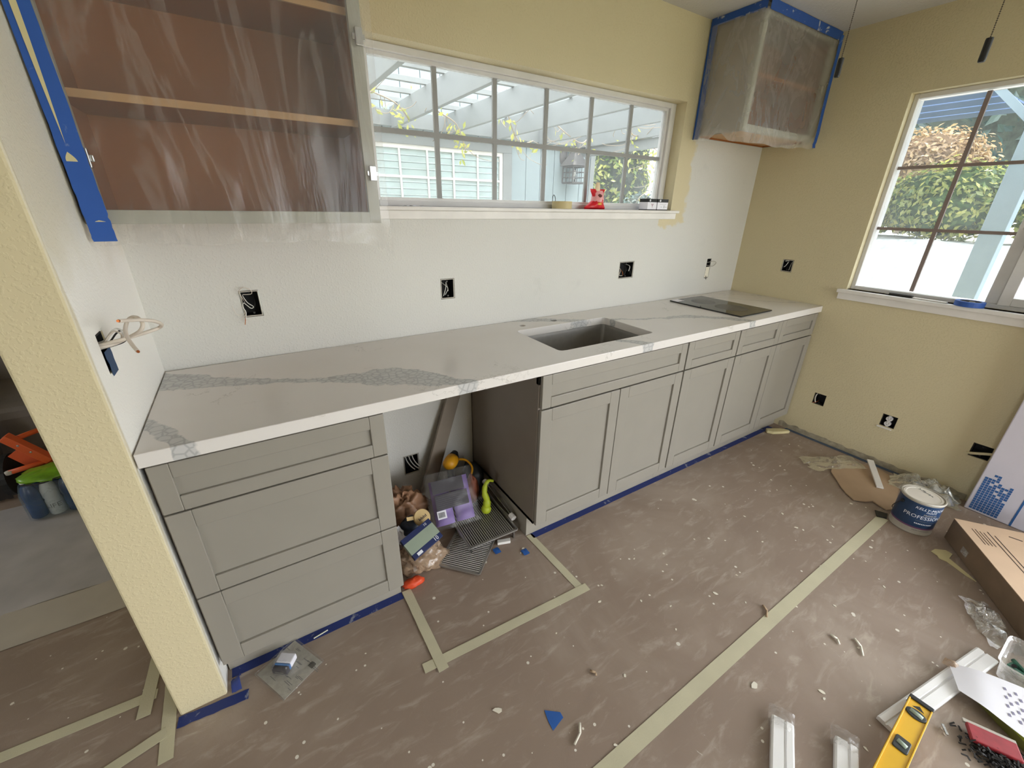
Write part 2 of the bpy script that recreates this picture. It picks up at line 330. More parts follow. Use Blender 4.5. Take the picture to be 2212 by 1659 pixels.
# ------------------------------------------------------------------ mesh helpers
class MB:
    def __init__(s): s.v = []; s.f = []; s.mi = []; s.cur = 0
    def _add(s, vs, fs):
        o = len(s.v); s.v += [Vector(q) for q in vs]; s.f += [tuple(o + i for i in q) for q in fs]; s.mi += [s.cur] * len(fs)
    def box(s, a, b, M=None):
        x0, y0, z0 = (min(a[i], b[i]) for i in range(3)); x1, y1, z1 = (max(a[i], b[i]) for i in range(3))
        vs = [Vector(q) for q in ((x0, y0, z0), (x1, y0, z0), (x1, y1, z0), (x0, y1, z0), (x0, y0, z1), (x1, y0, z1), (x1, y1, z1), (x0, y1, z1))]
        if M: vs = [M @ q for q in vs]
        s._add(vs, [(0, 3, 2, 1), (4, 5, 6, 7), (0, 1, 5, 4), (1, 2, 6, 5), (2, 3, 7, 6), (3, 0, 4, 7)]); return s
    def bar(s, p, q, w, h, up=(0, 0, 1)):
        """a rectangular bar from p to q, w across and h along up"""
        p, q = Vector(p), Vector(q); d = (q - p).normalized(); u = Vector(up); sd = d.cross(u).normalized(); u = sd.cross(d).normalized()
        vs = [r + sd * (a * w / 2) + u * (b * h / 2) for r in (p, q) for a, b in ((-1, -1), (1, -1), (1, 1), (-1, 1))]
        s._add(vs, [(0, 1, 2, 3), (7, 6, 5, 4), (0, 4, 5, 1), (1, 5, 6, 2), (2, 6, 7, 3), (3, 7, 4, 0)]); return s
    def tube(s, pts, r, n=8, cap=True):
        pts = [Vector(q) for q in pts]; rs = r if isinstance(r, (list, tuple)) else [r] * len(pts); vs = []; fs = []; ref = None
        for i, q in enumerate(pts):
            d = (pts[min(i + 1, len(pts) - 1)] - pts[max(i - 1, 0)]).normalized()
            if ref is None: ref = d.orthogonal().normalized()
            ref = (ref - d * ref.dot(d))
            ref = ref.normalized() if ref.length > 1e-6 else d.orthogonal().normalized()
            b = d.cross(ref)
            for k in range(n): a = 2 * PI * k / n; vs.append(q + (ref * math.cos(a) + b * math.sin(a)) * rs[i])
        for i in range(len(pts) - 1):
            for k in range(n): k2 = (k + 1) % n; fs.append((i * n + k, i * n + k2, (i + 1) * n + k2, (i + 1) * n + k))
        if cap: fs.append(tuple(range(n - 1, -1, -1))); fs.append(tuple((len(pts) - 1) * n + k for k in range(n)))
        s._add(vs, fs); return s
    def lathe(s, prof, c, n=32, M=None):
        vs = []; fs = []; c = Vector(c)
        for r, z in prof:
            for k in range(n):
                a = 2 * PI * k / n; q = Vector((r * math.cos(a), r * math.sin(a), z)); vs.append(c + (M @ q if M else q))
        for i in range(len(prof) - 1):
            for k in range(n): k2 = (k + 1) % n; fs.append((i * n + k, i * n + k2, (i + 1) * n + k2, (i + 1) * n + k))
        if prof[0][0] > 1e-6: fs.append(tuple(range(n - 1, -1, -1)))
        if prof[-1][0] > 1e-6: fs.append(tuple((len(prof) - 1) * n + k for k in range(n)))
        s._add(vs, fs); return s
    def grid(s, fn, nu, nv):
        vs = [fn(i / nu, j / nv) for j in range(nv + 1) for i in range(nu + 1)]
        fs = [(j * (nu + 1) + i, j * (nu + 1) + i + 1, (j + 1) * (nu + 1) + i + 1, (j + 1) * (nu + 1) + i) for j in range(nv) for i in range(nu)]
        s._add(vs, fs); return s
    def prism(s, poly, z0, z1, M=None):
        n = len(poly); vs = [Vector((x, y, z)) for z in (z0, z1) for x, y in poly]
        if M: vs = [M @ q for q in vs]
        s._add(vs, [tuple(range(n - 1, -1, -1)), tuple(range(n, 2 * n))] + [(i, (i + 1) % n, n + (i + 1) % n, n + i) for i in range(n)]); return s
    def leaf(s, c, size, nrm, roll=0.0):
        nrm = Vector(nrm).normalized(); a = nrm.orthogonal().normalized(); b = nrm.cross(a)
        u = a * math.cos(roll) + b * math.sin(roll); w = nrm.cross(u); c = Vector(c)
        s._add([c - u * size, c + w * size * .45 + nrm * size * .12, c + u * size, c - w * size * .45 + nrm * size * .12], [(0, 1, 2), (0, 2, 3)]); return s
WORLDROOT = set()
def mesh_obj(name, mb, m, parent=None, bevel=0.0, smooth=False, sub=0):
    me = bpy.data.meshes.new(name); vs = mb.v
    if parent is not None and parent.name in WORLDROOT:
        inv = parent.matrix_basis.inverted()
        q = parent
        if q.parent is not None: inv = inv @ q.parent.matrix_basis.inverted()
        vs = [inv @ q for q in vs]
    me.from_pydata([tuple(q) for q in vs], [], mb.f); me.validate(); 
    ms = m if isinstance(m, (list, tuple)) else [m]
    for q in ms: me.materials.append(q)
    if len(ms) > 1 and len(me.polygons) == len(mb.mi): me.polygons.foreach_set('material_index', mb.mi)
    bm = bmesh.new(); bm.from_mesh(me); bmesh.ops.recalc_face_normals(bm, faces=bm.faces); bm.to_mesh(me); bm.free()
    if smooth: me.polygons.foreach_set('use_smooth', [True] * len(me.polygons))
    o = bpy.data.objects.new(name, me); COL.objects.link(o)
    if parent is not None:
        o.parent = parent
        if parent.name in WORLDROOT: WORLDROOT.add(o.name)
    if bevel:
        b = o.modifiers.new('bevel', 'BEVEL'); b.width = bevel; b.segments = 2; b.limit_method = 'ANGLE'; b.angle_limit = 0.6
    if sub:
        b = o.modifiers.new('sub', 'SUBSURF'); b.levels = sub; b.render_levels = sub
    return o
def tag(o, label=None, cat=None, group=None, kind=None):
    if label: o['label'] = label
    if cat: o['category'] = cat
    if group: o['group'] = group
    if kind: o['kind'] = kind
    return o
def thing(name, label, cat, loc=(0, 0, 0), rotz=0.0, group=None, world=True, rot=None):
    o = bpy.data.objects.new(name, None); COL.objects.link(o); o.empty_display_size = 0.05
    o.location = loc; o.rotation_euler = rot if rot else (0, 0, rotz)
    if world: WORLDROOT.add(o.name)
    return tag(o, label, cat, group)
def root_struct(name, loc=(0, 0, 0)):
    o = bpy.data.objects.new(name, None); COL.objects.link(o); o.location = loc; WORLDROOT.add(o.name); o['kind'] = 'structure'; return o
def solo(name, mb, m, label, cat, loc=None, group=None, **k):
    """a thing that is a single mesh, its origin at its base"""
    lo = Vector((sum(q.x for q in mb.v) / len(mb.v), sum(q.y for q in mb.v) / len(mb.v), min(q.z for q in mb.v))) if loc is None else Vector(loc)
    mb.v = [q - lo for q in mb.v]; o = mesh_obj(name, mb, m, **k); o.location = lo
    return tag(o, label, cat, group)
def struct(name, mb, m, **k): return tag(mesh_obj(name, mb, m, **k), kind='structure')
def text_mb(txt, size, fn=None, depth=0.0):
    """lettering as flat mesh faces: returns (verts as (x, y), faces), centred"""
    cu = bpy.data.curves.new('lettering', 'FONT'); cu.body = txt; cu.size = size; cu.align_x = 'CENTER'; cu.align_y = 'CENTER'; cu.resolution_u = 2
    o = bpy.data.objects.new('lettering', cu); COL.objects.link(o); dg = bpy.context.evaluated_depsgraph_get(); dg.update()
    me = bpy.data.meshes.new_from_object(o.evaluated_get(dg)); mb = MB()
    mb._add([fn(v.co.x, v.co.y) for v in me.vertices], [tuple(p.vertices) for p in me.polygons])
    bpy.data.objects.remove(o); bpy.data.curves.remove(cu); bpy.data.meshes.remove(me); return mb
def slab_holes(axis, span_u, span_v, t0, t1, holes):
    """a wall slab between t0 and t1 along axis, with rectangular through or blind holes (u0,u1,v0,v1)"""
    us = sorted(set([span_u[0], span_u[1]] + [h[0] for h in holes] + [h[1] for h in holes]))
    vs = sorted(set([span_v[0], span_v[1]] + [h[2] for h in holes] + [h[3] for h in holes]))
    P = (lambda u, v, t: (u, t, v)) if axis == 'y' else ((lambda u, v, t: (t, u, v)) if axis == 'x' else (lambda u, v, t: (u, v, t)))
    hole = lambda i, j: any(h[0] - 1e-6 <= us[i] and us[i + 1] <= h[1] + 1e-6 and h[2] - 1e-6 <= vs[j] and vs[j + 1] <= h[3] + 1e-6 for h in holes)
    solid = [[(0 <= i < len(us) - 1 and 0 <= j < len(vs) - 1 and not hole(i, j)) for j in range(len(vs) - 1)] for i in range(len(us) - 1)]
    S = lambda i, j: 0 <= i < len(us) - 1 and 0 <= j < len(vs) - 1 and solid[i][j]
    mb = MB()
    for i in range(len(us) - 1):
        for j in range(len(vs) - 1):
            if not solid[i][j]: continue
            a, b, c, d = us[i], us[i + 1], vs[j], vs[j + 1]
            for t in (t0, t1): mb._add([P(a, c, t), P(b, c, t), P(b, d, t), P(a, d, t)], [(0, 1, 2, 3)])
            if not S(i - 1, j): mb._add([P(a, c, t0), P(a, d, t0), P(a, d, t1), P(a, c, t1)], [(0, 1, 2, 3)])
            if not S(i + 1, j): mb._add([P(b, c, t0), P(b, d, t0), P(b, d, t1), P(b, c, t1)], [(0, 1, 2, 3)])
            if not S(i, j - 1): mb._add([P(a, c, t0), P(b, c, t0), P(b, c, t1), P(a, c, t1)], [(0, 1, 2, 3)])
            if not S(i, j + 1): mb._add([P(a, d, t0), P(b, d, t0), P(b, d, t1), P(a, d, t1)], [(0, 1, 2, 3)])
    return mb
def weld(o, d=1e-5):
    bm = bmesh.new(); bm.from_mesh(o.data); bmesh.ops.remove_doubles(bm, verts=bm.verts, dist=d); bmesh.ops.recalc_face_normals(bm, faces=bm.faces); bm.to_mesh(o.data); bm.free(); return o

# ================================================================== the setting
L, H = 3.509, 2.4385
back_holes = [(0.82, 2.65, 1.478, 2.051), (.283, .348, 1.078, 1.178), (1.088, 1.160, 1.070, 1.166), (2.258, 2.385, 1.085, 1.186), (3.132, 3.180, 1.03, 1.165), (.828, .912, .15, .268)]
weld(struct('wall_back', slab_holes('y', (-0.06, L + .14), (0, 2.7), 0.0, 0.14, back_holes), M_back))
right_holes = [(-1.97, -.745, 1.04, 2.073), (-4.6, -2.3, 0.0, 2.12), (-.398, -.325, 1.098, 1.180), (-.834, -.762, .253, .333), (-1.220, -1.146, .262, .340), (-1.626, -1.548, .262, .342)]
weld(struct('wall_right', slab_holes('x', (-4.7, 0.0), (0, 2.7), L, L + .14, right_holes), M_yel))
weld(struct('wall_left', slab_holes('x', (-0.656, 3.2), (0, H), -0.125, 0.0, [(-.560, -.500, 1.098, 1.192)]), M_wing, bevel=0.006))
weld(struct('wall_front', slab_holes('y', (-3.34, L + .14), (0, 2.7), -4.84, -4.7, [(1.3, 3.3, .1, 1.9)]), M_yel))  # opening here is unseen, added for front light
weld(struct('wall_far_left', slab_holes('x', (-4.7, 3.34), (0, 2.7), -3.34, -3.2, [(.85, 1.75, 1.0, 1.8), (-3.9, -2.9, .6, 2.1)]), M_yel))  # second opening is added to light the right wall
mb = MB(); mb.box((-3.2, 3.2, 0), (-0.125, 3.34, 2.7)); struct('wall_far_back', mb, M_yel)
mb = MB(); mb._add([(-3.34, -4.84, H), (L + .14, -4.84, H), (L + .14, 0.14, H), (0, 0.14, H), (0, 3.34, H), (-3.34, 3.34, H)], [(0, 1, 2, 3, 4, 5)])
mb._add([(-3.34, -4.84, H + .2), (L + .14, -4.84, H + .2), (L + .14, 0.14, H + .2), (0, 0.14, H + .2), (0, 3.34, H + .2), (-3.34, 3.34, H + .2)], [(5, 4, 3, 2, 1, 0)])
struct('ceiling', mb, M_ceil)
mb = MB(); mb.box((-3.34, -4.84, -0.06), (L + .14, 0.14, 0.0)); mb.box((-3.34, 0.14, -0.06), (-0.0, 3.34, 0.0)); struct('floor', mb, M_floor)

# back window: vinyl frame, grille bars, twelve panes, sill and apron
w1 = root_struct('window_1', (1.735, 0.1, 1.478))
mb = MB(); x0, x1, z0, z1 = .82, 2.65, 1.478, 2.051
for a, b in (((x0, .07, z0), (x0 + .04, .135, z1)), ((x1 - .043, .07, z0), (x1, .135, z1)), ((x0 + .04, .07, z1 - .026), (x1 - .043, .135, z1)), ((x0 + .04, .07, z0), (x1 - .043, .135, z0 + .024))): mb.box(a, b)
mesh_obj('window_frame', mb, M_vinyl, w1, bevel=0.003)
mb = MB()
for a, b in (((x0 + .036, .085, z0 + .02), (x0 + .052, .115, z1 - .022)), ((x1 - .06, .085, z0 + .02), (x1 - .04, .115, z1 - .022)), ((x0 + .052, .085, z1 - .04), (x1 - .06, .115, z1 - .022)), ((x0 + .052, .085, z0 + .02), (x1 - .06, .115, z0 + .036))): mb.box(a, b)
mesh_obj('sash', mb, M_vinyl, w1, bevel=0.002)
gx = [.872] + [1.147 + .292 * k for k in range(5)] + [2.592]; gz = [z0 + .034, 1.765, z1 - .038]
for k in range(1, 6): mesh_obj('grille_bar', MB().box((gx[k] - .010, .094, gz[0]), (gx[k] + .010, .108, gz[2])), M_grille, w1)
for k in range(6): mesh_obj('grille_bar', MB().box((gx[k] + (.010 if k else 0), .094, gz[1] - .010), (gx[k + 1] - (.010 if k < 5 else 0), .108, gz[1] + .010)), M_grille, w1)
for i in range(6):
    for j in range(2): mesh_obj('pane', MB().grid(lambda u, v: (gx[i] + (gx[i + 1] - gx[i]) * u, .101, gz[j] + (gz[j + 1] - gz[j]) * v), 1, 1), M_glass, w1)
mesh_obj('window_sill', MB().box((.76, -.032, 1.462), (2.70, .07, 1.478)), M_trimw, w1, bevel=0.004)
mesh_obj('apron', MB().box((.775, -.018, 1.428), (2.685, -.0005, 1.462)), M_trimw, w1, bevel=0.002)
mb = MB(); mb.box((.82, .135, 1.44), (2.65, .139, 1.462)); 

# side window: fixed sash with six panes, sliding sash beyond its meeting rail
w2 = root_struct('window_2', (L + .09, -1.36, 1.04)); gxx = L + .09
y0, y1, z0, z1 = -1.97, -.745, 1.04, 2.073
mb = MB()
for a, b in (((L + .05, y1 - .022, z0), (L + .135, y1, z1)), ((L + .05, y0, z0), (L + .135, y0 + .022, z1)), ((L + .05, y0 + .022, z1 - .024), (L + .135, y1 - .022, z1)), ((L + .05, y0 + .022, z0), (L + .135, y1 - .022, z0 + .022))): mb.box(a, b)
mesh_obj('window_frame', mb, M_vinyl, w2, bevel=0.003)
mb = MB(); mb.box((L + .07, -1.385, z0 + .02), (L + .12, -1.335, z1 - .02)); mesh_obj('meeting_rail', mb, M_vinyl, w2, bevel=0.003)
mb = MB(); mb.box((L + .052, -1.352, 1.42), (L + .07, -1.342, 1.47)); mb.box((L + .045, -1.356, 1.43), (L + .055, -1.338, 1.445)); mesh_obj('sash_latch', mb, M_vinyl, w2)
mb = MB()
for a, b in (((L + .045, -1.95, z0 + .02), (L + .075, -1.915, z1 - .02)), ((L + .045, -1.43, z0 + .02), (L + .075, -1.385, z1 - .02)), ((L + .045, -1.915, z1 - .06), (L + .075, -1.43, z1 - .022)), ((L + .045, -1.915, z0 + .022), (L + .075, -1.43, z0 + .06))): mb.box(a, b)
mesh_obj('sliding_sash', mb, M_vinyl, w2, bevel=0.002)
gy = [-.766, -1.030, -1.336]; gz = [1.066, 1.40, 1.72, 2.045]
mesh_obj('grille_bar', MB().box((gxx - .007, gy[1] - .009, gz[0]), (gxx + .007, gy[1] + .009, gz[3])), mat('bronze_grille_bar', (132, 118, 112), 0.5), w2)
for j in (1, 2):
    for a, b in ((gy[0], gy[1] + .009), (gy[1] - .009, gy[2])): mesh_obj('grille_bar', MB().box((gxx - .007, b, gz[j] - .008), (gxx + .007, a, gz[j] + .008)), MATS['bronze_grille_bar'], w2)
for i in range(2):
    for j in range(3): mesh_obj('pane', MB().grid(lambda u, v: (gxx, gy[i] + (gy[i + 1] - gy[i]) * u, gz[j] + (gz[j + 1] - gz[j]) * v), 1, 1), M_dusty, w2)
gy2 = [-1.43, -1.672, -1.915]
mesh_obj('grille_bar', MB().box((L + .055, gy2[1] - .009, 1.1), (L + .067, gy2[1] + .009, 2.01)), M_grille, w2)
for i in range(2):
    for j in range(3): mesh_obj('pane', MB().grid(lambda u, v: (L + .06, gy2[i] + (gy2[i + 1] - gy2[i]) * u, gz[j] + (gz[j + 1] - gz[j]) * v), 1, 1), M_dusty, w2)
mesh_obj('window_sill', MB().box((L - .03, -2.01, 1.018), (L + .05, -.705, 1.04)), M_trimw, w2, bevel=0.004)
mesh_obj('apron', MB().box((L - .014, -2.0, .978), (L - .0005, -.712, 1.018)), M_trimw, w2, bevel=0.002)

# ================================================================== base cabinets
def shaker(mb_frame, mb_panel, xa, xb, za, zb, yf, rail=.058, rec=.010, th=.019):
    """five-piece front facing -y: frame pieces and a recessed panel"""
    y0, y1 = yf, yf + th
    mb_frame.box((xa, y0, za), (xa + rail, y1, zb)); mb_frame.box((xb - rail, y0, za), (xb, y1, zb))
    mb_frame.box((xa + rail, y0, zb - rail), (xb - rail, y1, zb)); mb_frame.box((xa + rail, y0, za), (xb - rail, y1, za + rail))
    mb_panel.box((xa + rail - .002, y0 + rec, za + rail - .002), (xb - rail + .002, y1 - .002, zb - rail + .002))
def front(name, root, xa, xb, za, zb, yf=-.641, rail=.058):
    a, b = MB(), MB(); r = rail if zb - za > .2 else .046
    shaker(a, b, xa, xb, za, zb, yf, r); o = mesh_obj(name, a, M_gray_cab, root, bevel=0.0025); mesh_obj('panel', b, M_gray_cab, o); return o
def cab_body(root, xa, xb, endl=False, open_top=False):
    mb = MB(); t = .018; yb, yf, zt = -.004, -.621, .874
    mb.box((xa, yf, .0), (xa + t, yb, zt)) if False else mb.box((xa, yf, .112), (xa + t, yb, zt))
    mb.box((xb - t, yf, .112), (xb, yb, zt)); mb.box((xa, yf, .112), (xb, yb, .13)); mb.box((xa, yb - .008, .112), (xb, yb, zt))
    if not open_top: mb.box((xa, yf, zt - .018), (xb, yb, zt))
    mb.box((xa, yf, zt - .05), (xb, yf + .018, zt))
    mesh_obj('body', mb, [M_cab_side], root, bevel=0.0008)
    mb = MB(); mb.box((xa, -.57, 0), (xb, -.555, .112)); mb.box((xa, -.555, 0), (xa + t, yb, .112)); mb.box((xb - t, -.555, 0), (xb, yb, .112)); mesh_obj('toe_kick', mb, M_toe, root)
G = 'grey shaker base cabinets under the worktop'
c1 = thing('drawer_cabinet', 'grey shaker base cabinet with three wide drawers beside the wing wall', 'cabinet', (.31, -.32, 0), group=G)
cab_body(c1, .006, .608)
for za, zb in ((.719, .868), (.412, .714), (.112, .407)): front('drawer', c1, .012, .606, za, zb)
c2 = thing('sink_cabinet', 'grey shaker sink base cabinet with false front over two doors', 'cabinet', (1.69, -.32, 0), group=G)
cab_body(c2, 1.232, 2.146, open_top=True)
front('false_front', c2, 1.238, 2.141, .720, .868)
front('door', c2, 1.236, 1.688, .113, .713); front('door', c2, 1.692, 2.141, .113, .713)
c3 = thing('narrow_cabinet', 'narrow grey shaker base cabinet with one drawer over one door', 'cabinet', (2.37, -.32, 0), group=G)
cab_body(c3, 2.147, 2.604); front('drawer', c3, 2.151, 2.600, .720, .868); front('door', c3, 2.151, 2.600, .113, .713)
c4 = thing('wide_cabinet', 'grey shaker base cabinet with two drawers and two doors against cream wall', 'cabinet', (3.05, -.32, 0), group=G)
cab_body(c4, 2.605, 3.500)
front('drawer', c4, 2.610, 3.050, .720, .868); front('drawer', c4, 3.052, 3.496, .720, .868)
front('door', c4, 2.610, 3.049, .113, .713); front('door', c4, 3.053, 3.496, .113, .713)

# worktop: one slab with a rounded sink cut-out and two tap holes
def rrect(xa, xb, ya, yb, r, n=5):
    pts = []
    for cx, cy, a0 in ((xb - r, yb - r, 0), (xa + r, yb - r, PI / 2), (xa + r, ya + r, PI), (xb - r, ya + r, 1.5 * PI)):
        pts += [(cx + r * math.cos(a0 + PI / 2 * k / n), cy + r * math.sin(a0 + PI / 2 * k / n)) for k in range(n + 1)]
    return pts
circ = lambda x, y, r, n=16: [(x + r * math.cos(2 * PI * k / n), y + r * math.sin(2 * PI * k / n)) for k in range(n)]
def plate_holes(name, loops, z0, z1, m, label, cat, **k):
    bm = bmesh.new(); edges = []
    for lp in loops:
        vs = [bm.verts.new((x, y, z1)) for x, y in lp]
        edges += [bm.edges.new((vs[i], vs[(i + 1) % len(vs)])) for i in range(len(vs))]
    bmesh.ops.triangle_fill(bm, use_beauty=True, use_dissolve=False, edges=edges)
    r = bmesh.ops.extrude_face_region(bm, geom=list(bm.faces)); bmesh.ops.translate(bm, vec=(0, 0, z0 - z1), verts=[v for v in r['geom'] if isinstance(v, bmesh.types.BMVert)])
    bmesh.ops.recalc_face_normals(bm, faces=bm.faces)
    me = bpy.data.meshes.new(name); bm.to_mesh(me); bm.free(); me.materials.append(m); o = bpy.data.objects.new(name, me); COL.objects.link(o)
    b = o.modifiers.new('bevel', 'BEVEL'); b.width = .0025; b.segments = 2; b.limit_method = 'ANGLE'; b.angle_limit = 1.0
    return tag(o, label, cat)
SX0, SX1, SY0, SY1 = 1.405, 2.0, -.533, -.175
plate_holes('worktop', [[(.004, -.650), (L - .002, -.650), (L - .002, -.004), (.5, -.004), (.004, -.016)], rrect(SX0, SX1, SY0, SY1, .025), circ(1.489, -.103, .017), circ(1.699, -.097, .017)],
            .875, .915, M_quartz, 'long white quartz worktop with grey veins over the base cabinets', 'worktop')
# undermount sink
sk = thing('kitchen_sink', 'single bowl stainless steel sink set under the worktop', 'sink', (1.70, -.354, .66))
mb = MB(); rings = []
lps = [(rrect(SX0 - .02, SX1 + .02, SY0 - .02, SY1 + .02, .03, 4), .8735), (rrect(SX0 - .004, SX1 + .004, SY0 - .004, SY1 + .004, .025, 4), .8735), (rrect(SX0 - .003, SX1 + .003, SY0 - .003, SY1 + .003, .022, 4), .86), (rrect(SX0 + .002, SX1 - .002, SY0 + .002, SY1 - .002, .022, 4), .69), (rrect(SX0 + .012, SX1 - .012, SY0 + .012, SY1 - .012, .02, 4), .672)]
vs = [(x, y, z) for lp, z in lps for x, y in lp]; n = len(lps[0][0])
fs = [(k * n + i, k * n + (i + 1) % n, (k + 1) * n + (i + 1) % n, (k + 1) * n + i) for k in range(len(lps) - 1) for i in range(n)] + [tuple(range(4 * n, 5 * n))]
mb._add(vs, fs); mesh_obj('basin', mb, M_steel, sk)
mb = MB(); mb.lathe([(.044, 0), (.044, .003), (.036, .004), (.03, .001), (.0, .001)], (1.70, -.33, .6735), 24); mesh_obj('drain', mb, M_chrome, sk, smooth=True)
# induction cooktop
ck = thing('cooktop', 'black glass two-zone cooktop lying on the worktop', 'cooktop', (2.87, -.316, .915))
mesh_obj('glass_top', MB().prism(rrect(2.70, 3.04, -.566, -.066, .006, 3), .9155, .9225), M_blackglass, ck, bevel=.0015)
mb = MB()
for cx, cy, r in ((2.87, -.20, .075), (2.87, -.40, .095)): mb.lathe([(r, .0001), (r - .0015, .0002)], (cx, cy, .9226), 40)
mesh_obj('zone_ring', mb, mat('grey_zone_print', (60, 60, 62), 0.3), ck)
solo('paper_label', MB().box((2.705, -.125, .9230), (2.775, -.070, .9238)), M_paper, 'small white paper label lying on a corner of the cooktop', 'label')
# caulk gap behind the worktop
# ================================================================== upper cabinets
UG = 'old wall cabinets wrapped for painting'
uc = thing('wall_cabinet', 'large open wall cabinet with brown shelves behind plastic above the worktop', 'cabinet', (.38, -.165, 1.42), group=UG)
mb = MB(); t = .018; xa, xb, za, zb = .004, .748, 1.425, 2.425
for a, b in (((xa, -.312, za), (xa + t, -.002, zb)), ((xb - t, -.312, za), (xb, -.002, zb)), ((xa, -.312, za + .01), (xb, -.002, za + .028)), ((xa, -.312, zb - t), (xb, -.002, zb)), ((xa, -.010, za), (xb, -.002, zb))): mb.box(a, b)
mesh_obj('body', mb, M_wood_in, uc)
mb = MB()
for a, b in (((xa, -.331, za), (xa + .045, -.312, zb)), ((xb - .036, -.331, za), (xb, -.312, zb)), ((xa + .045, -.331, za), (xb - .036, -.312, za + .034)), ((xa + .045, -.331, zb - .05), (xb - .036, -.312, zb))): mb.box(a, b)
mesh_obj('face_frame', mb, M_frame_cab, uc, bevel=.001)
for zs in (1.708, 1.988):
    s_ = mesh_obj('shelf', MB().box((xa + t, -.285, zs), (xb - t, -.010, zs + .017)), M_wood_in, uc)
    mesh_obj('shelf_edge', MB().box((xa + t, -.292, zs), (xb - t, -.285, zs + .018)), M_shelf_edge, s_)
for hx, hz in ((.735, 1.93), (.735, 1.575), (.045, 1.575), (.045, 1.93)):
    mb = MB(); mb.box((hx - .011, -.345, hz - .022), (hx + .011, -.3312, hz + .022)); mb.box((hx - .018, -.338, hz - .008), (hx + .018, -.3312, hz + .008)); mesh_obj('hinge', mb, M_chrome, uc, bevel=.002)
cc = thing('wall_cabinet', 'small open wall cabinet wrapped in plastic in the ceiling corner', 'cabinet', (3.13, -.15, 1.88), group=UG)
mb = MB(); xa, xb, za, zb = 2.755, L - .003, 1.885, 2.432
for a, b in (((xa, -.285, za), (xa + t, -.002, zb)), ((xb - t, -.285, za), (xb, -.002, zb)), ((xa, -.285, zb - t), (xb, -.002, zb)), ((xa, -.010, za), (xb, -.002, zb))): mb.box(a, b)
mesh_obj('body', mb, M_old_cab, cc)
mesh_obj('bottom_panel', MB().box((xa + t, -.285, za + .008), (xb - t, -.010, za + .024)), M_shelf_edge, cc)
mesh_obj('shelf', MB().box((xa + t, -.27, 2.15), (xb - t, -.010, 2.167)), M_wood_in, cc)
mb = MB(); mb.box((xa + t, -.0115, za), (xb - t, -.0105, zb)); mb.box((xb - t - .001, -.28, za), (xb - t - .0005, -.01, zb)); mesh_obj('back_panel', mb, M_wood_in, cc)
mb = MB()
for a, b in (((xa, -.304, za), (xa + .036, -.285, zb)), ((xb - .036, -.304, za), (xb, -.285, zb)), ((xa + .036, -.304, za), (xb - .036, -.285, za + .034)), ((xa + .036, -.304, zb - .045), (xb - .036, -.285, zb))): mb.box(a, b)
mesh_obj('face_frame', mb, M_frame_cab, cc, bevel=.001)

# ------------------------------------------------------------------ masking plastic and tape on the cabinets
def fbm(x, y, z=0.0): return noise.noise(Vector((x, y, z)))
def sheet_ul(u, v):
    x = .03 + .742 * u; hem = 1.375 - .045 * u ** 6 + .022 * fbm(u * 5, 3.1) - .035 * max(0, (u - .9) * 10) ** 2 * .6
    z = 2.425 + (hem - 2.425) * v
    low = max(0.0, (1.44 - z) / .1)
    y = -.3465 - .004 * abs(fbm(u * 6 + v * 1.5, v * 2.2)) * 2 - .005 * max(0, fbm(u * 14 + v * 3, v * 5)) - low * (.012 * fbm(u * 9, v * 30, 4) + .02 * low * (0.4 + fbm(u * 4, 7.7)))
    return (x, min(y, -.3455), z)
solo('masking_plastic', MB().grid(sheet_ul, 90, 110), M_film, 'clear masking plastic hanging over the large brown wall cabinet', 'plastic sheet', smooth=True)
def sheet_cc(u, v):
    hem = 1.862 + .012 * fbm(u * 7, 1.3)
    if u < .30:
        q = u / .30; x, y = 2.744, -.02 - .296 * q; hem = 1.858 - .03 * q + .045 * math.exp(-((q - .55) / .16) ** 2)
        nrm = (-1, 0)
    else:
        q = (u - .30) / .70; x, y = 2.744 + (L - .006 - 2.744) * q, -.316; nrm = (0, -1)
        hem = 1.828 - .012 * math.sin(PI * q) + .022 * q + .012 * fbm(q * 6, 2.2)
    z = 2.405 + (hem - 2.405) * v
    fan = abs(fbm(math.atan2(q * .7, .02 + v) * 9, .4)) if u >= .30 else 0.3 * abs(fbm(q * 4, v * 3))
    amp = .004 + .010 * fan * (1 - q * .5) + (.022 * max(0, v - .86) / .14 * (0.5 + fbm(q * 8, v * 9, 2)))
    return (x + nrm[0] * amp, y + nrm[1] * amp, z)
solo('masking_plastic', MB().grid(sheet_cc, 110, 70), M_film2, 'wrinkled clear plastic taped around the small corner wall cabinet', 'plastic sheet', smooth=True)
def ribbon(pts, width, side, th=.0006, n=1, wob=0.0, seed=0.0):
    """a flat tape strip through pts, side = the direction of its width"""
    mb = MB(); P = [Vector(q) for q in pts]; out = []
    for a, b in zip(P, P[1:]):
        for k in range(n): out.append(a.lerp(b, k / n))
    out.append(P[-1]); side = Vector(side).normalized(); N = (out[1] - out[0]).cross(side).normalized()
    vs = []
    for i, q in enumerate(out):
        w0 = width / 2 * (1 + wob * fbm(i * .7, seed)); w1 = width / 2 * (1 + wob * fbm(i * .7, seed + 5))
        vs += [q - side * w0, q + side * w1, q + side * w1 + N * th, q - side * w0 + N * th]
    fs = []
    for i in range(len(out) - 1):
        a, b = i * 4, i * 4 + 4
        fs += [(a, a + 1, b + 1, b), (a + 1, a + 2, b + 2, b + 1), (a + 2, a + 3, b + 3, b + 2), (a + 3, a, b, b + 3)]
    e = (len(out) - 1) * 4; fs += [(3, 2, 1, 0), (e, e + 1, e + 2, e + 3)]
    mb._add(vs, fs); return mb
TG = 'blue masking tape strips'
def tape(pts, width, side, m, label, group=None, **k): return solo('masking_tape', ribbon(pts, width, side, **k), m, label, 'tape', group=group)
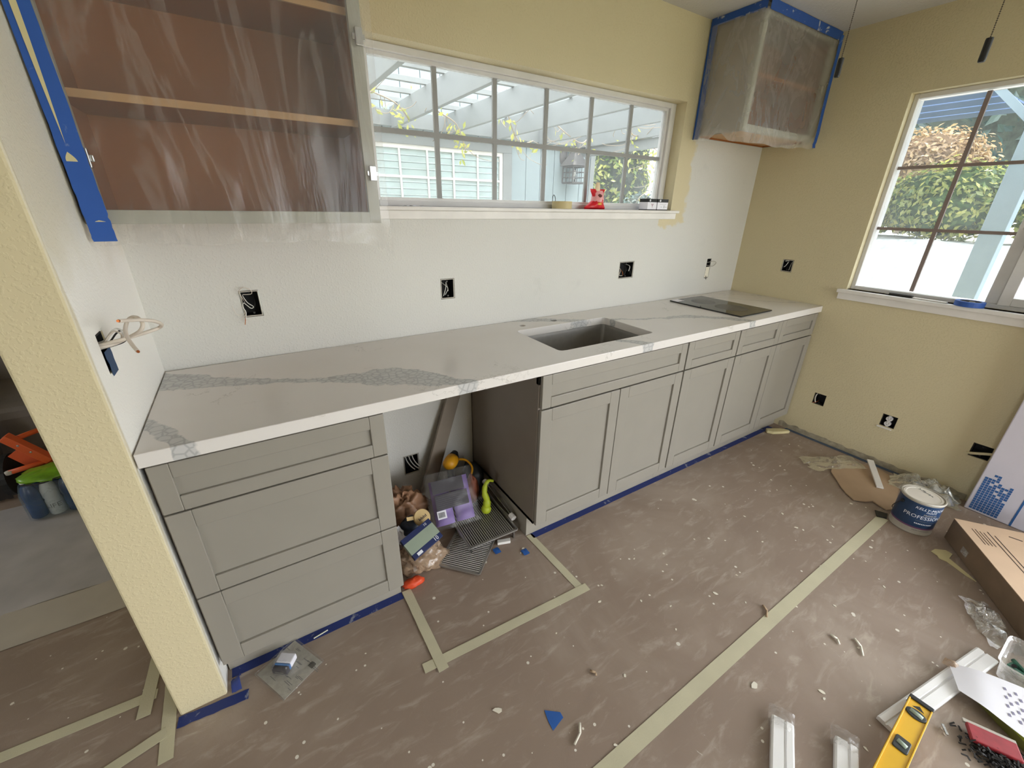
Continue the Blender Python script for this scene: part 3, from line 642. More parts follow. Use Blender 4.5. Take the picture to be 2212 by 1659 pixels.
# left cabinet: strip folded from the wing wall onto the plastic
mb = ribbon([(.022, -.352, 2.42), (.026, -.352, 1.9), (.030, -.353, 1.6), (.033, -.356, 1.45), (.036, -.362, 1.385)], .046, (1, 0, 0), .0008, 8, .12)
tp = solo('masking_tape', mb, M_blue, 'blue tape strip hanging down the edge of the large wall cabinet', 'tape')
# bare patches of cream paint caught on that strip
for za, zb, xo, w, lb_ in ((1.60, 2.2, .018, .006, 'long cream paint strip stuck along the blue tape by the large cabinet'), (1.545, 1.585, .022, .010, 'leaf shaped cream paint flake on the blue tape by the large cabinet'), (1.425, 1.435, .036, .012, 'tiny cream paint fleck near the loose end of the blue tape')):
    mb = MB(); n_ = 12
    mb._add([(xo + w * math.sin(PI * k / n_) * s_ + .006 * (1 - k / n_), -.3545 - (.004 if zb < 1.5 else 0), za + (zb - za) * k / n_) for k in range(n_ + 1) for s_ in (-1, 1)], [(2 * k, 2 * k + 1, 2 * k + 3, 2 * k + 2) for k in range(n_)])
    solo('paint_flake', mb, M_peel, lb_, 'paint flake', group='paint skins on the blue tape')
tape([(2.742, -.028, 2.425), (2.742, -.026, 1.868)], .042, (0, 1, 0), M_blue, 'blue tape down the wall joint of the small corner cabinet', n=10, wob=.06)
tape([(2.7405, -.010, 2.418), (2.7405, -.315, 2.418)], .038, (0, 0, 1), M_bluep, 'paint smeared blue tape under the ceiling on the corner cabinet side', n=10, wob=.1)
tape([(2.745, -.3295, 2.414), (3.500, -.3295, 2.414)], .044, (0, 0, 1), M_bluep, 'paint smeared blue tape under the ceiling across the corner cabinet front', n=16, wob=.1)
tape([(3.494, -.332, 2.42), (3.492, -.334, 2.1), (3.494, -.338, 1.95), (3.478, -.345, 1.885), (3.470, -.345, 1.87), (3.474, -.347, 1.85)], .022, (1, -.3, 0), M_blue, 'narrow curling blue tape down the cream wall beside the corner cabinet', n=6, wob=.3)

# ================================================================== electrical boxes and wiring
def crom(pts, k=6):
    P = [Vector(q) for q in pts]; out = []
    for i in range(len(P) - 1):
        p0, p1, p2, p3 = P[max(i - 1, 0)], P[i], P[i + 1], P[min(i + 2, len(P) - 1)]
        for j in range(k):
            t = j / k; out.append(0.5 * ((2 * p1) + (-p0 + p2) * t + (2 * p0 - 5 * p1 + 4 * p2 - p3) * t * t + (-p0 + 3 * p1 - 3 * p2 + p3) * t ** 3))
    return out + [P[-1]]
EG = 'open wall boxes without cover plates'
def wall_box(label, loc, rotz, w, h, wires=(), tilt=0.0, depth=.062, rim=True):
    r = thing('outlet_box', label, 'outlet box', loc, rotz, EG, world=False)
    mb = MB(); a, b, t = w / 2 - .002, h / 2 - .002, .0025
    mb.box((-a, .004, -b), (-a + t, depth, b)); mb.box((a - t, .004, -b), (a, depth, b)); mb.box((-a, .004, b - t), (a, depth, b)); mb.box((-a, .004, -b), (a, depth, -b + t)); mb.box((-a, depth - t, -b), (a, depth, b))
    mesh_obj('shell', mb, M_boxblk, r)
    if rim:
        mb = MB(); o, i = .001, .0035
        mb.box((-a, o, -b + i), (-a + i, .005, b - i)); mb.box((a - i, o, -b + i), (a, .005, b - i)); mb.box((-a, o, b - i), (a, .005, b)); mb.box((-a, o, -b), (a, .005, -b + i))
        mesh_obj('rim', mb, M_cangrey, r)
    for zc in (b - .012, -b + .012):
        mesh_obj('screw_lug', MB().lathe([(.004, 0), (.004, .012)], (0 if zc > 0 else .003, .006, zc), 8, Matrix.Rotation(-PI / 2, 4, 'X')), M_dkmetal, r)
    for pts, rad, m in wires: mesh_obj('wire', MB().tube(crom(pts), rad, 6), m, r, smooth=True)
    return r
ww = [([(-.02, .05, .03), (-.012, .02, .02), (.005, .01, 0), (-.01, .012, -.03)], .0016, M_wirew), ([(.01, .05, .035), (0, .02, .03), (-.008, .008, .0), (-.02, .01, -.035)], .0018, M_wirew), ([(.015, .05, .02), (.01, .02, -.01), (.004, .012, -.012)], .0016, M_wire)]
wall_box('black outlet box with looping loose wires above worktop by the wing wall', (.3155, 0, 1.128), 0, .065, .10,
         [([(-.02, .04, .0), (-.024, .0, .02), (-.03, -.012, .05), (-.012, -.02, .066), (.008, -.012, .052), (.006, .002, .036), (-.02, .003, .036)], .0013, M_wire),
          ([(-.02, .04, .03), (-.022, .005, .03), (-.012, .003, .005), (.004, .004, -.012), (-.004, .002, -.018), (-.016, .0, -.004), (-.024, -.004, .006), (-.03, -.004, -.008), (-.024, -.004, -.03), (-.03, -.01, -.055)], .0015, M_wirew),
          ([(-.024, .0, -.03), (-.04, -.012, -.036), (-.056, -.016, -.03), (-.062, -.012, .0)], .0009, M_wire),
          ([(-.024, .0, -.035), (-.036, -.012, -.048), (-.044, -.014, -.055)], .0010, M_wire), ([(-.024, .0, -.034), (-.032, -.012, -.058), (-.036, -.014, -.074)], .0013, M_copper),
          ([(.01, .04, .03), (.012, .01, .0), (.004, .006, -.02)], .0014, M_wirek)])
wall_box('black outlet box with crossed white wires between wing wall and sink', (1.124, 0, 1.118), 0, .072, .096, ww)
wall_box('wide black outlet box with tangled dark wires between sink and cooktop', (2.3215, 0, 1.1355), 0, .127, .101,
         [([(-.04, .05, .03), (-.03, .02, .0), (-.045, .012, -.03), (-.02, .01, -.035)], .0018, M_wire), ([(-.03, .05, .02), (-.02, .015, -.01), (-.01, .012, -.036)], .0018, M_copper), ([(.03, .05, .03), (.036, .01, .02), (.03, .008, -.01)], .0022, M_wirew), ([(.02, .05, -.03), (.04, .015, .0), (.05, .01, -.03)], .0018, M_wirek), ([(0, .05, .04), (.012, .015, .01), (.0, .012, -.03)], .0018, M_wirek)])
sl = wall_box('narrow slot cut in white wall by the corner with a curled cable', (3.156, 0, 1.0975), 0, .048, .135,
              [([(-.01, .05, .035), (-.004, .005, .042), (.02, -.015, .05), (.05, -.02, .045), (.055, -.018, .03), (.03, -.012, .015), (.012, .004, .018), (.0, .03, .02)], .0022, M_cangrey), ([(.0, .05, -.02), (-.004, .004, -.05), (-.002, -.004, -.078)], .0018, M_wirek)], rim=False)
mb = MB(); mb.grid(lambda u, v: (-.02 + .042 * u, .0015 + .002 * fbm(u * 5, v * 9), -.064 + .075 * v), 8, 14); mesh_obj('filler_smear', mb, M_chip, sl)
wall_box('black outlet box with grey wires on cream wall above the worktop', (L, -.3615, 1.139), -PI / 2, .072, .081, [([(-.02, .05, .02), (-.024, .01, .028), (0, .008, .032), (-.012, .008, .0), (-.024, .01, -.012)], .002, M_wirew), ([(.016, .05, .03), (.02, .012, .02), (.014, .01, -.03)], .0025, M_cangrey)])
wall_box('low black outlet box with one pale wire on cream wall beside cabinets', (L, -.798, .293), -PI / 2, .071, .079, [([(-.02, .05, .02), (-.024, .01, .03), (-.026, .004, .0), (-.018, .006, -.03)], .004, M_cangrey), ([(-.01, .04, -.02), (-.018, .004, -.03), (-.03, .0, -.034)], .003, M_rust)], rim=False)
rc = wall_box('black outlet box holding a white duplex receptacle low on cream wall', (L, -1.183, .301), -PI / 2, .074, .077, rim=False)
yoke = mesh_obj('receptacle', MB().box((-.006, .0, -.036), (.006, .012, .036)), M_vinyl, rc)
for zc in (-.0165, .0165):
    pl = [(.016 * math.cos(2 * PI * k / 20), zc + max(-.0125, min(.0125, .016 * math.sin(2 * PI * k / 20)))) for k in range(20)]
    mb = MB(); mb.prism(pl, -.003, .012, Matrix(((1, 0, 0, 0), (0, 0, 1, 0), (0, 1, 0, 0), (0, 0, 0, 1)))); mesh_obj('socket_face', mb, M_vinyl, rc)
    mb = MB(); mb.box((-.0075, -.0036, zc + .0), (-.0055, -.003, zc + .008)); mb.box((.0055, -.0036, zc + .0), (.0075, -.003, zc + .0075)); mb.lathe([(.0022, 0), (.0022, .0006)], (0, -.003, zc - .006), 8, Matrix.Rotation(PI / 2, 4, 'X')); mesh_obj('slot', mb, M_black, rc)
mesh_obj('plaster_ledge', MB().box((-.045, -.006, -.052), (.03, .0, -.043)), M_trimw, rc, bevel=.002)
hb = wall_box('black box low on cream wall with its loose plate hanging tilted', (L, -1.587, .302), -PI / 2, .077, .079, rim=False)
mb = MB(); pl = [(-.05, -.022), (.03, .012), (.046, .018), (.044, .004), (.02, -.006), (-.03, -.028)]; mb.prism(pl, -.014, -.004, Matrix(((1, 0, 0, 0), (0, 0, 1, 0), (0, 1, 0, 0), (0, 0, 0, 1)))); mesh_obj('loose_plate', mb, M_yel, hb, bevel=.002)
wall_box('black outlet box with three white wires low in the open cabinet bay', (.87, 0, .209), 0, .084, .117, [([(-.02 + .018 * k, .05, .05), (-.02 + .018 * k, .015, .02), (-.005 + .018 * k, -.004, -.01), (.012 + .02 * k, -.012, -.03)], .003, M_wirew) for k in range(3)])
lb = thing('outlet_box', 'outlet box on the white wing wall with thick cream cables sticking out', 'outlet box', (0, -.53, 1.145), group=EG)
mb = MB(); mb.box((-.062, -.558, 1.10), (-.004, -.555, 1.19)); mb.box((-.062, -.505, 1.10), (-.004, -.502, 1.19)); mb.box((-.062, -.558, 1.10), (-.004, -.502, 1.103)); mb.box((-.062, -.558, 1.187), (-.004, -.502, 1.19)); mb.box((-.064, -.558, 1.10), (-.061, -.502, 1.19)); mesh_obj('shell', mb, M_boxblk, lb)
A = [(-.04, -.54, 1.165), (0.0, -0.548, 1.168), (0.02, -0.552, 1.172), (0.04, -0.553, 1.176), (0.06, -0.542, 1.178), (0.09, -0.540, 1.185), (0.11, -0.528, 1.189), (0.12, -0.545, 1.201), (0.113, -0.572, 1.216), (0.092, -0.600, 1.228), (0.07, -0.660, 1.242)]
B = [(-.04, -.53, 1.16), (0.0, -0.545, 1.162), (0.02, -0.53, 1.162), (0.05, -0.545, 1.177), (0.08, -0.570, 1.195), (0.09, -0.570, 1.211), (0.083, -0.553, 1.222), (0.07, -0.535, 1.223), (0.06, -0.545, 1.217), (0.055, -0.567, 1.201), (0.06, -0.595, 1.188), (0.07, -0.622, 1.175), (0.08, -0.648, 1.168)]
Cc = [(-.04, -.53, 1.17), (0.0, -0.535, 1.171), (0.02, -0.524, 1.190), (0.03, -0.517, 1.195), (0.04, -0.524, 1.187), (0.03, -0.515, 1.168), (0.01, -0.52, 1.161), (-.03, -.53, 1.155)]
for pts, rad, m in ((A, .0042, M_wire), (B, .0042, M_wire), (Cc, .0022, M_wirew), ([(q[0] + .004, q[1] + .012, q[2] - .008) for q in Cc], .002, M_wirek), ([(q[0] - .002, q[1] - .01, q[2] - .004) for q in Cc], .002, M_wire)):
    mesh_obj('cable', MB().tube(crom(pts), rad, 8), m, lb, smooth=True)
for e in (A, B): mesh_obj('cable_end', MB().tube([Vector(e[-1]), Vector(e[-1]) + (Vector(e[-1]) - Vector(e[-2])).normalized() * .004], .003, 8), M_copper, lb)
tape([(.0008, -.528, 1.150), (.0008, -.524, 1.088)], .052, (0, 1, 0), mat('dark_blue_tape', (28, 62, 100), 0.6), 'dark blue tape scrap on the wing wall under the cream cables', n=4, wob=.25)
mb = MB(); n_ = 14; mb._add([(.0009, -.535, 1.20)] + [(.0009, -.535 + .03 * math.cos(2 * PI * k / n_) * (1 + .3 * fbm(k, 1)), 1.205 + .025 * math.sin(2 * PI * k / n_) * (1 + .4 * fbm(k, 2))) for k in range(n_)], [(0, 1 + k, 1 + (k + 1) % n_) for k in range(n_)])

# ================================================================== ceiling fan (its pull chains hang into view)
fan = thing('ceiling_fan', 'white ceiling fan with two black fobs on pull chains below it', 'ceiling fan', (2.05, -1.25, H))
mb = MB(); mb.lathe([(.075, 0), (.07, -.03), (.02, -.045), (.016, -.05), (.016, -.10), (.03, -.105), (.11, -.115), (.13, -.14), (.13, -.20), (.10, -.225), (.06, -.235), (.0, -.235)], (2.05, -1.25, H - .0005), 32); mesh_obj('motor_housing', mb, M_vinyl, fan, smooth=True)
mb = MB(); mb.lathe([(.05, 0), (.15, -.01), (.16, -.03), (.14, -.065), (.08, -.09), (0, -.098)], (2.05, -1.25, H - .236), 32); mesh_obj('light_bowl', mb, M_water, fan, smooth=True)
for k in range(5):
    a = 2 * PI * k / 5 + .05; d = Vector((math.cos(a), math.sin(a), 0)); c0 = Vector((2.05, -1.25, H - .165))
    bl = mesh_obj('blade', MB().bar(c0 + d * .2, c0 + d * .64, .13, .006, (d.y * .2, -d.x * .2, 1)), M_vinyl, fan, bevel=.002)
    mesh_obj('blade_iron', MB().bar(c0 + d * .12, c0 + d * .24, .03, .005), M_chrome, bl)
for cx, cy, zt, fl in ((1.912, -1.103, 1.895, .047), (1.925, -1.411, 1.868, .048)):
    top = H - .25; ch = MB()
    for k in range(int((top - zt) / .0042)): ch.lathe([(0, -.0016), (.0015, -.0008), (.0015, .0008), (0, .0016)], (cx, cy, zt + .002 + k * .0042), 5)
    mb = ch; mb.tube([(cx, cy, zt), (cx, cy, top)], .0005, 4); mb.tube([(cx, cy, top), (2.05 + (cx - 2.05) * .7, -1.25 + (cy + 1.25) * .7, top + .01)], .002, 5)
    co = mesh_obj('pull_chain', mb, mat('bronze_chain', (74, 64, 54), 0.4, 0.7), fan)
    mb = MB(); mb.lathe([(.002, 0), (.0068, -.001), (.0072, -.004), (.0072, -fl + .003), (.006, -fl), (0, -fl)], (cx, cy, zt), 16); mesh_obj('fob', mb, M_black, co, smooth=False)

# ================================================================== things on the window sills
SZ = 1.4782
mb = MB(); mb.lathe([(.036, 0), (.052, 0), (.052, .036), (.036, .036), (.036, 0)], (1.800, .017, SZ), 40); 
tr = thing('masking_tape_roll', 'roll of cream masking tape lying on the kitchen window sill', 'tape roll', (1.800, .017, SZ))
mesh_obj('tape', MB().lathe([(.039, 0), (.052, 0), (.052, .036), (.039, .036), (.039, 0)], (1.800, .017, SZ), 40), mat('tape_roll_side', (200, 184, 138), 0.6), tr)
mesh_obj('core', MB().lathe([(.037, .001), (.0392, .001), (.0392, .035), (.037, .035), (.037, .001)], (1.800, .017, SZ), 40), M_card, tr)
mb = MB(); mb.tube(crom([(1.776, .060, SZ + .002), (1.770, .062, SZ + .03), (1.774, .064, SZ + .058), (1.781, .065, SZ + .066), (1.788, .064, SZ + .056), (1.790, .062, SZ + .03), (1.785, .060, SZ + .002)]), .0018, 6)
solo('wire_loop', mb, M_dkmetal, 'thin grey wire loop standing behind the cream tape roll', 'wire')
def pouch(outline, th, zbase, place, nv=16, nu=10):
    """a stuffed pouch: outline = [(z, xl, xr, bulge)], bottom to top"""
    mb = MB()
    for sgn in (-1, 1):
        def fn(u, v):
            k = v * (len(outline) - 1); i = min(int(k), len(outline) - 2); f = k - i; a, b = outline[i], outline[i + 1]
            z, xl, xr, bu = (a[j] + (b[j] - a[j]) * f for j in range(4)); x = xl + (xr - xl) * u
            y = sgn * th * bu * math.sin(PI * u) ** .6 * (1 + .25 * fbm(u * 7, v * 7, sgn * 3))
            return place(x, y, z + zbase)
        mb.grid(fn, nu, nv)
    return mb
sb = thing('snack_bag', 'red and pink foil snack bag twisted shut on the window sill', 'snack bag', (2.045, .03, SZ))
pl = lambda x, y, z: (2.045 + x, .025 + y, z)
mesh_obj('foil', pouch([(0, -.082, .066, .35), (.008, -.086, .070, .8), (.026, -.056, .056, 1.0), (.045, -.030, .044, .95), (.062, -.026, .042, .85), (.085, -.044, .054, .5), (.102, -.052, .060, .10)], .034, SZ, pl, 20, 14), M_red, sb, smooth=True)
mesh_obj('pink_panel', pouch([(.038, -.036, .05, 1.0), (.06, -.028, .044, .98), (.085, -.03, .046, .65), (.095, -.03, .045, .3)], .0355, SZ, pl, 10, 10), M_pink, sb, smooth=True)
mesh_obj('gold_band', pouch([(.022, -.035, .03, 1.0), (.034, -.03, .032, 1.02)], .0375, SZ, pl, 3, 10), M_gold, sb, smooth=True)
mesh_obj('dark_oval', pouch([(.055, -.008, .006, .6), (.062, -.016, .018, 1.0), (.072, -.016, .018, 1.0), (.079, -.006, .008, .6)], .0372, SZ, pl, 6, 8), mat('brown_print', (110, 50, 44), 0.5), sb, smooth=True)
mesh_obj('gathered_top', pouch([(.08, -.024, .026, .7), (.10, -.018, .020, .8), (.125, -.012, .016, .6), (.135, -.008, .014, .35)], .016, SZ, pl, 8, 8), mat('cream_foil', (236, 212, 176), 0.35), sb, smooth=True)
def bulb_carton(x, y, w, d, h, rz, label):
    r = thing('bulb_carton', label, 'carton', (x, y, SZ), rz, 'small cartons on the window sill', world=False)
    mesh_obj('carton', MB().box((-w / 2, -d / 2, 0), (w / 2, d / 2, h)), M_paper, r, bevel=.001)
    mesh_obj('black_band', MB().box((-w / 2 - .0004, -d / 2 - .0004, h - .018), (w / 2 + .0004, d / 2 + .0004, h + .0003)), M_black, r)
    mesh_obj('base_band', MB().box((-w / 2 - .0004, -d / 2 - .0004, .0), (w / 2 + .0004, d / 2 + .0004, .005)), M_black, r)
    mesh_obj('round_badge', MB().lathe([(.0065, 0), (.0065, .0008), (0, .0008)], (-w * .28, -d / 2 - .0004, h - .009), 14, Matrix.Rotation(PI / 2, 4, 'X')), M_letter, r)
    return r
b1 = bulb_carton(2.452, .012, .088, .060, .062, .10, 'small white carton with black band and branching logo, next to its twin')
mb = MB(); mb.bar((0, -.0305, .014), (0, -.0305, .022), .0012, .0012, (0, 1, 0)); mb.bar((0, -.0305, .022), (-.012, -.0305, .036), .001, .001, (0, 1, 0)); mb.bar((0, -.0305, .022), (.012, -.0305, .036), .001, .001, (0, 1, 0)); mb.bar((0, -.0305, .026), (.005, -.0305, .036), .001, .001, (0, 1, 0)); mb.bar((0, -.0305, .026), (-.005, -.0305, .036), .001, .001, (0, 1, 0)); mesh_obj('printed_logo', mb, mat('mauve_print', (170, 120, 140), 0.6), b1)
b2 = bulb_carton(2.552, .018, .098, .064, .062, .04, 'small white carton with black band and printed lines, nearest the window jamb')
mb = MB(); mb.box((.012, -.0325, .012), (.016, -.0322, .028)); mb.box((.02, -.0325, .018), (.04, -.0322, .0195)); mb.box((-.02, -.0325, .018), (-.005, -.0322, .0195)); mb.box((-.03, -.0325, .032), (.03, -.0322, .0328)); mesh_obj('printed_lines', mb, M_inkgrey, b2)
mb = MB(); mb.grid(lambda u, v: (.93 + .10 * u, -.01 + .04 * v, SZ + .002 + .004 * abs(fbm(u * 4, v * 3))), 8, 3); solo('paper_scrap', mb, M_paper, 'crumpled white paper scrap on the sill beside the large cabinet', 'paper')
# side window sill
S2 = 1.0402
rl = thing('blue_tape_roll', 'roll of blue masking tape lying on the side window sill', 'tape roll', (L + .012, -1.296, S2))
mesh_obj('tape', MB().lathe([(.042, 0), (.058, 0), (.058, .026), (.042, .026), (.042, 0)], (L + .012, -1.296, S2), 40), mat('blue_roll_side', (46, 88, 168), 0.55), rl)
mesh_obj('core', MB().lathe([(.040, .001), (.0425, .001), (.0425, .025), (.040, .025), (.040, .001)], (L + .012, -1.296, S2), 40), mat('grey_core', (96, 96, 100), 0.7), rl)
kf = thing('utility_knife', 'grey metal utility knife lying on the side window sill', 'knife', (L + .02, -.99, S2))
mesh_obj('handle', MB().bar((L + .018, -.955, S2 + .008), (L + .012, -1.065, S2 + .008), .022, .014), M_dkmetal, kf, bevel=.004)
mesh_obj('blade', MB().bar((L + .019, -.925, S2 + .006), (L + .018, -.955, S2 + .006), .014, .001), M_chrome, kf)
solo('wood_shim', MB().bar((L + .004, -1.07, S2 + .004), (L - .006, -1.215, S2 + .004), .022, .006), M_trimw, 'thin pale wood shim between knife and blue tape roll', 'shim', bevel=.001)

# ================================================================== tape on the floor
FT = 'cream tape strips on the floor paper'
FL = .0012
def ftape(a, b, w, m, label, th=.0008, z=FL, n=10, wob=.06):
    d = (Vector(b) - Vector(a)); s_ = Vector((-d.y, d.x)).normalized()
    return tape([(a[0], a[1], z), (b[0], b[1], z)], w, (s_.x, s_.y, 0), m, label, th=th, n=n, wob=wob)
ftape((2.925, -1.438), (.2, -1.458), .046, M_cream, 'long cream tape line running along the floor to the paint can', n=30, wob=.03)
ftape((1.248, -.575), (1.262, -.962), .034, M_cream, 'cream floor tape running out from the sink cabinet corner')
ftape((1.292, -.953), (.575, -.915), .036, M_cream, 'cream floor tape across the front of the open cabinet bay', z=FL + .0012)
ftape((.628, -.575), (.634, -.955), .036, M_cream, 'cream floor tape running out from the drawer cabinet corner', z=FL + .0024)
ftape((-1.1, -.49), (-.195, -.535), .034, M_cream, 'cream tape on the dark floor beyond the wing wall, ending at a crossing')
ftape((-.20, -.20), (-.222, -.60), .036, M_cream, 'short cream floor tape parallel to the wing wall', z=FL + .0012)
ftape((-.158, -.50), (-.150, -.775), .036, M_cream, 'cream floor tape running past the wing wall end', z=FL)
ftape((-.155, -.685), (-.50, -.77), .034, M_cream, 'cream floor tape slanting away from the wing wall end', z=FL + .0012)
ftape((.012, -.588), (.608, -.588), .034, M_bluef, 'dark blue tape along the toe kick of the drawer cabinet', wob=.1)
ftape((1.255, -.588), (3.42, -.588), .034, M_bluef, 'dark blue tape along the toe kick of the sink and end cabinets', n=24, wob=.08)
ftape((-.13, -.674), (.058, -.690), .034, M_bluef, 'blue tape at the foot of the wing wall', wob=.2)
ftape((L - .016, -.66), (L - .016, -1.60), .030, M_bluew, 'dusty grey blue tape at the foot of the cream wall', n=16, wob=.15)
mb = MB(); mb.grid(lambda u, v: (.012 + .028 * u, -.612 - .05 * v, .002 + .035 * math.sin(PI * v) * (.4 + .6 * u) + .006 * fbm(u * 4, v * 4)), 6, 10); solo('masking_tape', mb, M_bluef, 'curled end of dark blue tape beside the wing wall foot', 'tape', smooth=True)
# residue left where the baseboard came off
mb = MB(); mb.grid(lambda u, v: (L - .002 - .002 * abs(fbm(u * 40, v * 3)), -.60 - 1.02 * u, .004 + (.035 + .018 * fbm(u * 22, 1)) * v), 80, 3); struct('trim_1', mb, mat('baseboard_residue', (158, 148, 126), 0.8, var=0.25, scale=30))

# ================================================================== things on the kitchen floor
# paint can
PC = (2.985, -1.530); pr_, ph = .083, .19
pc = thing('paint_can', 'gallon paint can with navy label standing on the floor by the box', 'paint can', (PC[0], PC[1], 0), rotz=0, world=False)
mesh_obj('can', MB().lathe([(.080, .001), (.084, .002), (.084, .008), (pr_ - .001, .012), (pr_ - .001, .175), (.0855, .180), (.0865, .186), (.0845, .190), (.0805, .190), (.0795, .183), (.0, .183)], (0, 0, 0), 48), M_cangrey, pc, smooth=False)
mesh_obj('label', MB().lathe([(pr_, .044), (pr_, .174)], (0, 0, 0), 48), M_canblue, pc)
mesh_obj('rose_stripe', MB().lathe([(pr_ + .0002, .036), (pr_ + .0002, .044)], (0, 0, 0), 48), M_canrose, pc)
mesh_obj('lid', MB().lathe([(.0755, .1832), (.0745, .1868), (.066, .1868), (.064, .1852), (.0, .1852)], (0, 0, 0), 48), M_lid, pc)
mb = MB(); mb.lathe([(.008, 0), (.008, .006), (.004, .008), (0, .008)], (0, 0, 0), 12, Matrix.Rotation(PI / 2, 4, 'Y')); 
EA = math.radians(143)
ear = MB(); ear.lathe([(.009, 0), (.009, .006), (.004, .009), (0, .009)], (math.cos(EA) * pr_, math.sin(EA) * pr_, .150), 12, Matrix.Rotation(EA, 4, 'Z') @ Matrix.Rotation(PI / 2, 4, 'Y')); mesh_obj('handle_ear', ear, M_black, pc)
pts = [(math.cos(EA + 2 * PI * k / 40) * (pr_ + .006), math.sin(EA + 2 * PI * k / 40) * (pr_ + .006), .150 - .11 * math.sin(PI * k / 20)) for k in range(0, 21)]
mesh_obj('bail_handle', MB().tube([(math.cos(EA - PI * k / 20) * (pr_ + .005), math.sin(EA - PI * k / 20) * (pr_ + .005), .150 - .12 * math.sin(PI * k / 20)) for k in range(21)], .0018, 6), M_dkmetal, pc)
FA = math.radians(196)
def on_can(z0):
    return lambda x, y: ((pr_ + .0009) * math.cos(FA + x / pr_), (pr_ + .0009) * math.sin(FA + x / pr_), z0 + y)
def can_text(t, size, ang, z, m=M_letter, shear=0.0):
    a0 = math.radians(ang); fn = lambda x, y: ((pr_ + .0008) * math.cos(a0 + (x + y * shear) / pr_), (pr_ + .0008) * math.sin(a0 + (x + y * shear) / pr_), z + y)
    mesh_obj('lettering', text_mb(t, size, fn), m, pc)
can_text('KELLY-MOORE', .0195, 227, .152, shear=.25); can_text('PAINTS', .013, 227, .138, shear=.25)
can_text('PREMIUM', .013, 227, .121, M_cangrey); can_text('PROFESSIONAL', .027, 222, .103)
def can_dashes(n, w, h, ang, z, m):
    """small print too fine to read: a broken printed line round the can"""
    mb = MB(); rr = random.Random(n); x = -n * w / 2
    for k in range(n):
        ww_ = w * rr.uniform(.55, .8); a0, a1 = math.radians(ang) + x / pr_, math.radians(ang) + (x + ww_) / pr_; q_ = pr_ + .0008
        mb._add([(q_ * math.cos(a0), q_ * math.sin(a0), z), (q_ * math.cos(a1), q_ * math.sin(a1), z), (q_ * math.cos(a1), q_ * math.sin(a1), z + h), (q_ * math.cos(a0), q_ * math.sin(a0), z + h)], [(0, 1, 2, 3)]); x += w
    mesh_obj('small_print', mb, m, pc)
can_dashes(11, .0065, .006, 220, .064, M_letter); can_dashes(16, .0045, .0025, 220, .082, M_inkgrey); can_dashes(12, .006, .004, 222, .025, M_inkgrey)
mb = MB()
for a in range(12): mb.tube([Vector((.02 + .003 * a, -.03 + .006 * a + .012 * math.sin(a * 2.1), .1856)), Vector((.025 + .003 * a + .006 * math.cos(a * 1.7), -.026 + .006 * a + .010 * math.cos(a * 1.3), .1856))], .0014, 4)
mesh_obj('ink_scribble', mb, M_inkgrey, pc)
# cardboard scrap beneath it
pl = [(3.285, -1.066), (3.15, -1.10), (3.091, -1.150), (3.03, -1.20), (2.985, -1.245), (2.955, -1.295), (2.99, -1.335), (3.035, -1.355), (3.02, -1.39), (3.01, -1.425), (3.05, -1.44), (3.16, -1.42), (3.30, -1.39), (3.38, -1.372), (3.44, -1.26), (3.43, -1.18), (3.369, -1.103)]
solo('cardboard_scrap', MB().prism(pl, .004, .010), M_card, 'torn rounded piece of brown cardboard on the floor behind the paint can', 'cardboard')
mb = MB(); mb.prism([(2.905, -1.418), (2.955, -1.392), (2.98, -1.44), (2.93, -1.452)], .003, .007); solo('tape_scrap', mb, M_black, 'black curled tape scrap beside the paint can', 'tape')
# bunched film along the wall
def bunch(cx, cy, rx, ry, h, rot, seed, nu=36, nv=28, base=.004):
    def fn(u, v):
        a, b = (u - .5) * 2, (v - .5) * 2; x, y = a * rx, b * ry; d = min(1, math.hypot(a, b)); e = max(0, 1 - d * d)
        z = base + h * e * (.35 + .9 * abs(fbm(a * 2.3 + seed, b * 2.3, seed)) + .5 * abs(fbm(a * 6, b * 6, seed + 2)))
        x += .03 * fbm(a * 2, b * 2, seed + 7); y += .03 * fbm(a * 2, b * 2, seed + 9)
        return (cx + x * math.cos(rot) - y * math.sin(rot), cy + x * math.sin(rot) + y * math.cos(rot), z)
    return MB().grid(fn, nu, nv)
solo('plastic_film', bunch(3.395, -1.47, .09, .15, .11, .12, 3.0, base=.013), film('floor_film', .45, .6, 10.0, (1, 1, 1), (206, 204, 190), .2), 'crumpled clear plastic film bunched on the floor against cream wall', 'plastic film', smooth=True)
solo('plastic_film', bunch(3.26, -1.06, .18, .07, .03, -.5, 5.0, base=.013), film('floor_film_thin', .30, .45, 10.0, (1, 1, 1), (196, 186, 166), .15), 'thin clear plastic film over the edge of the cardboard scrap', 'plastic film', smooth=True)
mb = MB(); mb.bar((3.44, -1.19, .045), (3.20, -1.33, .016), .034, .008); stk = solo('paint_stirrer', mb, M_trimw, 'white paint stir stick lying beside the bunched plastic film', 'stir stick', bevel=.002)
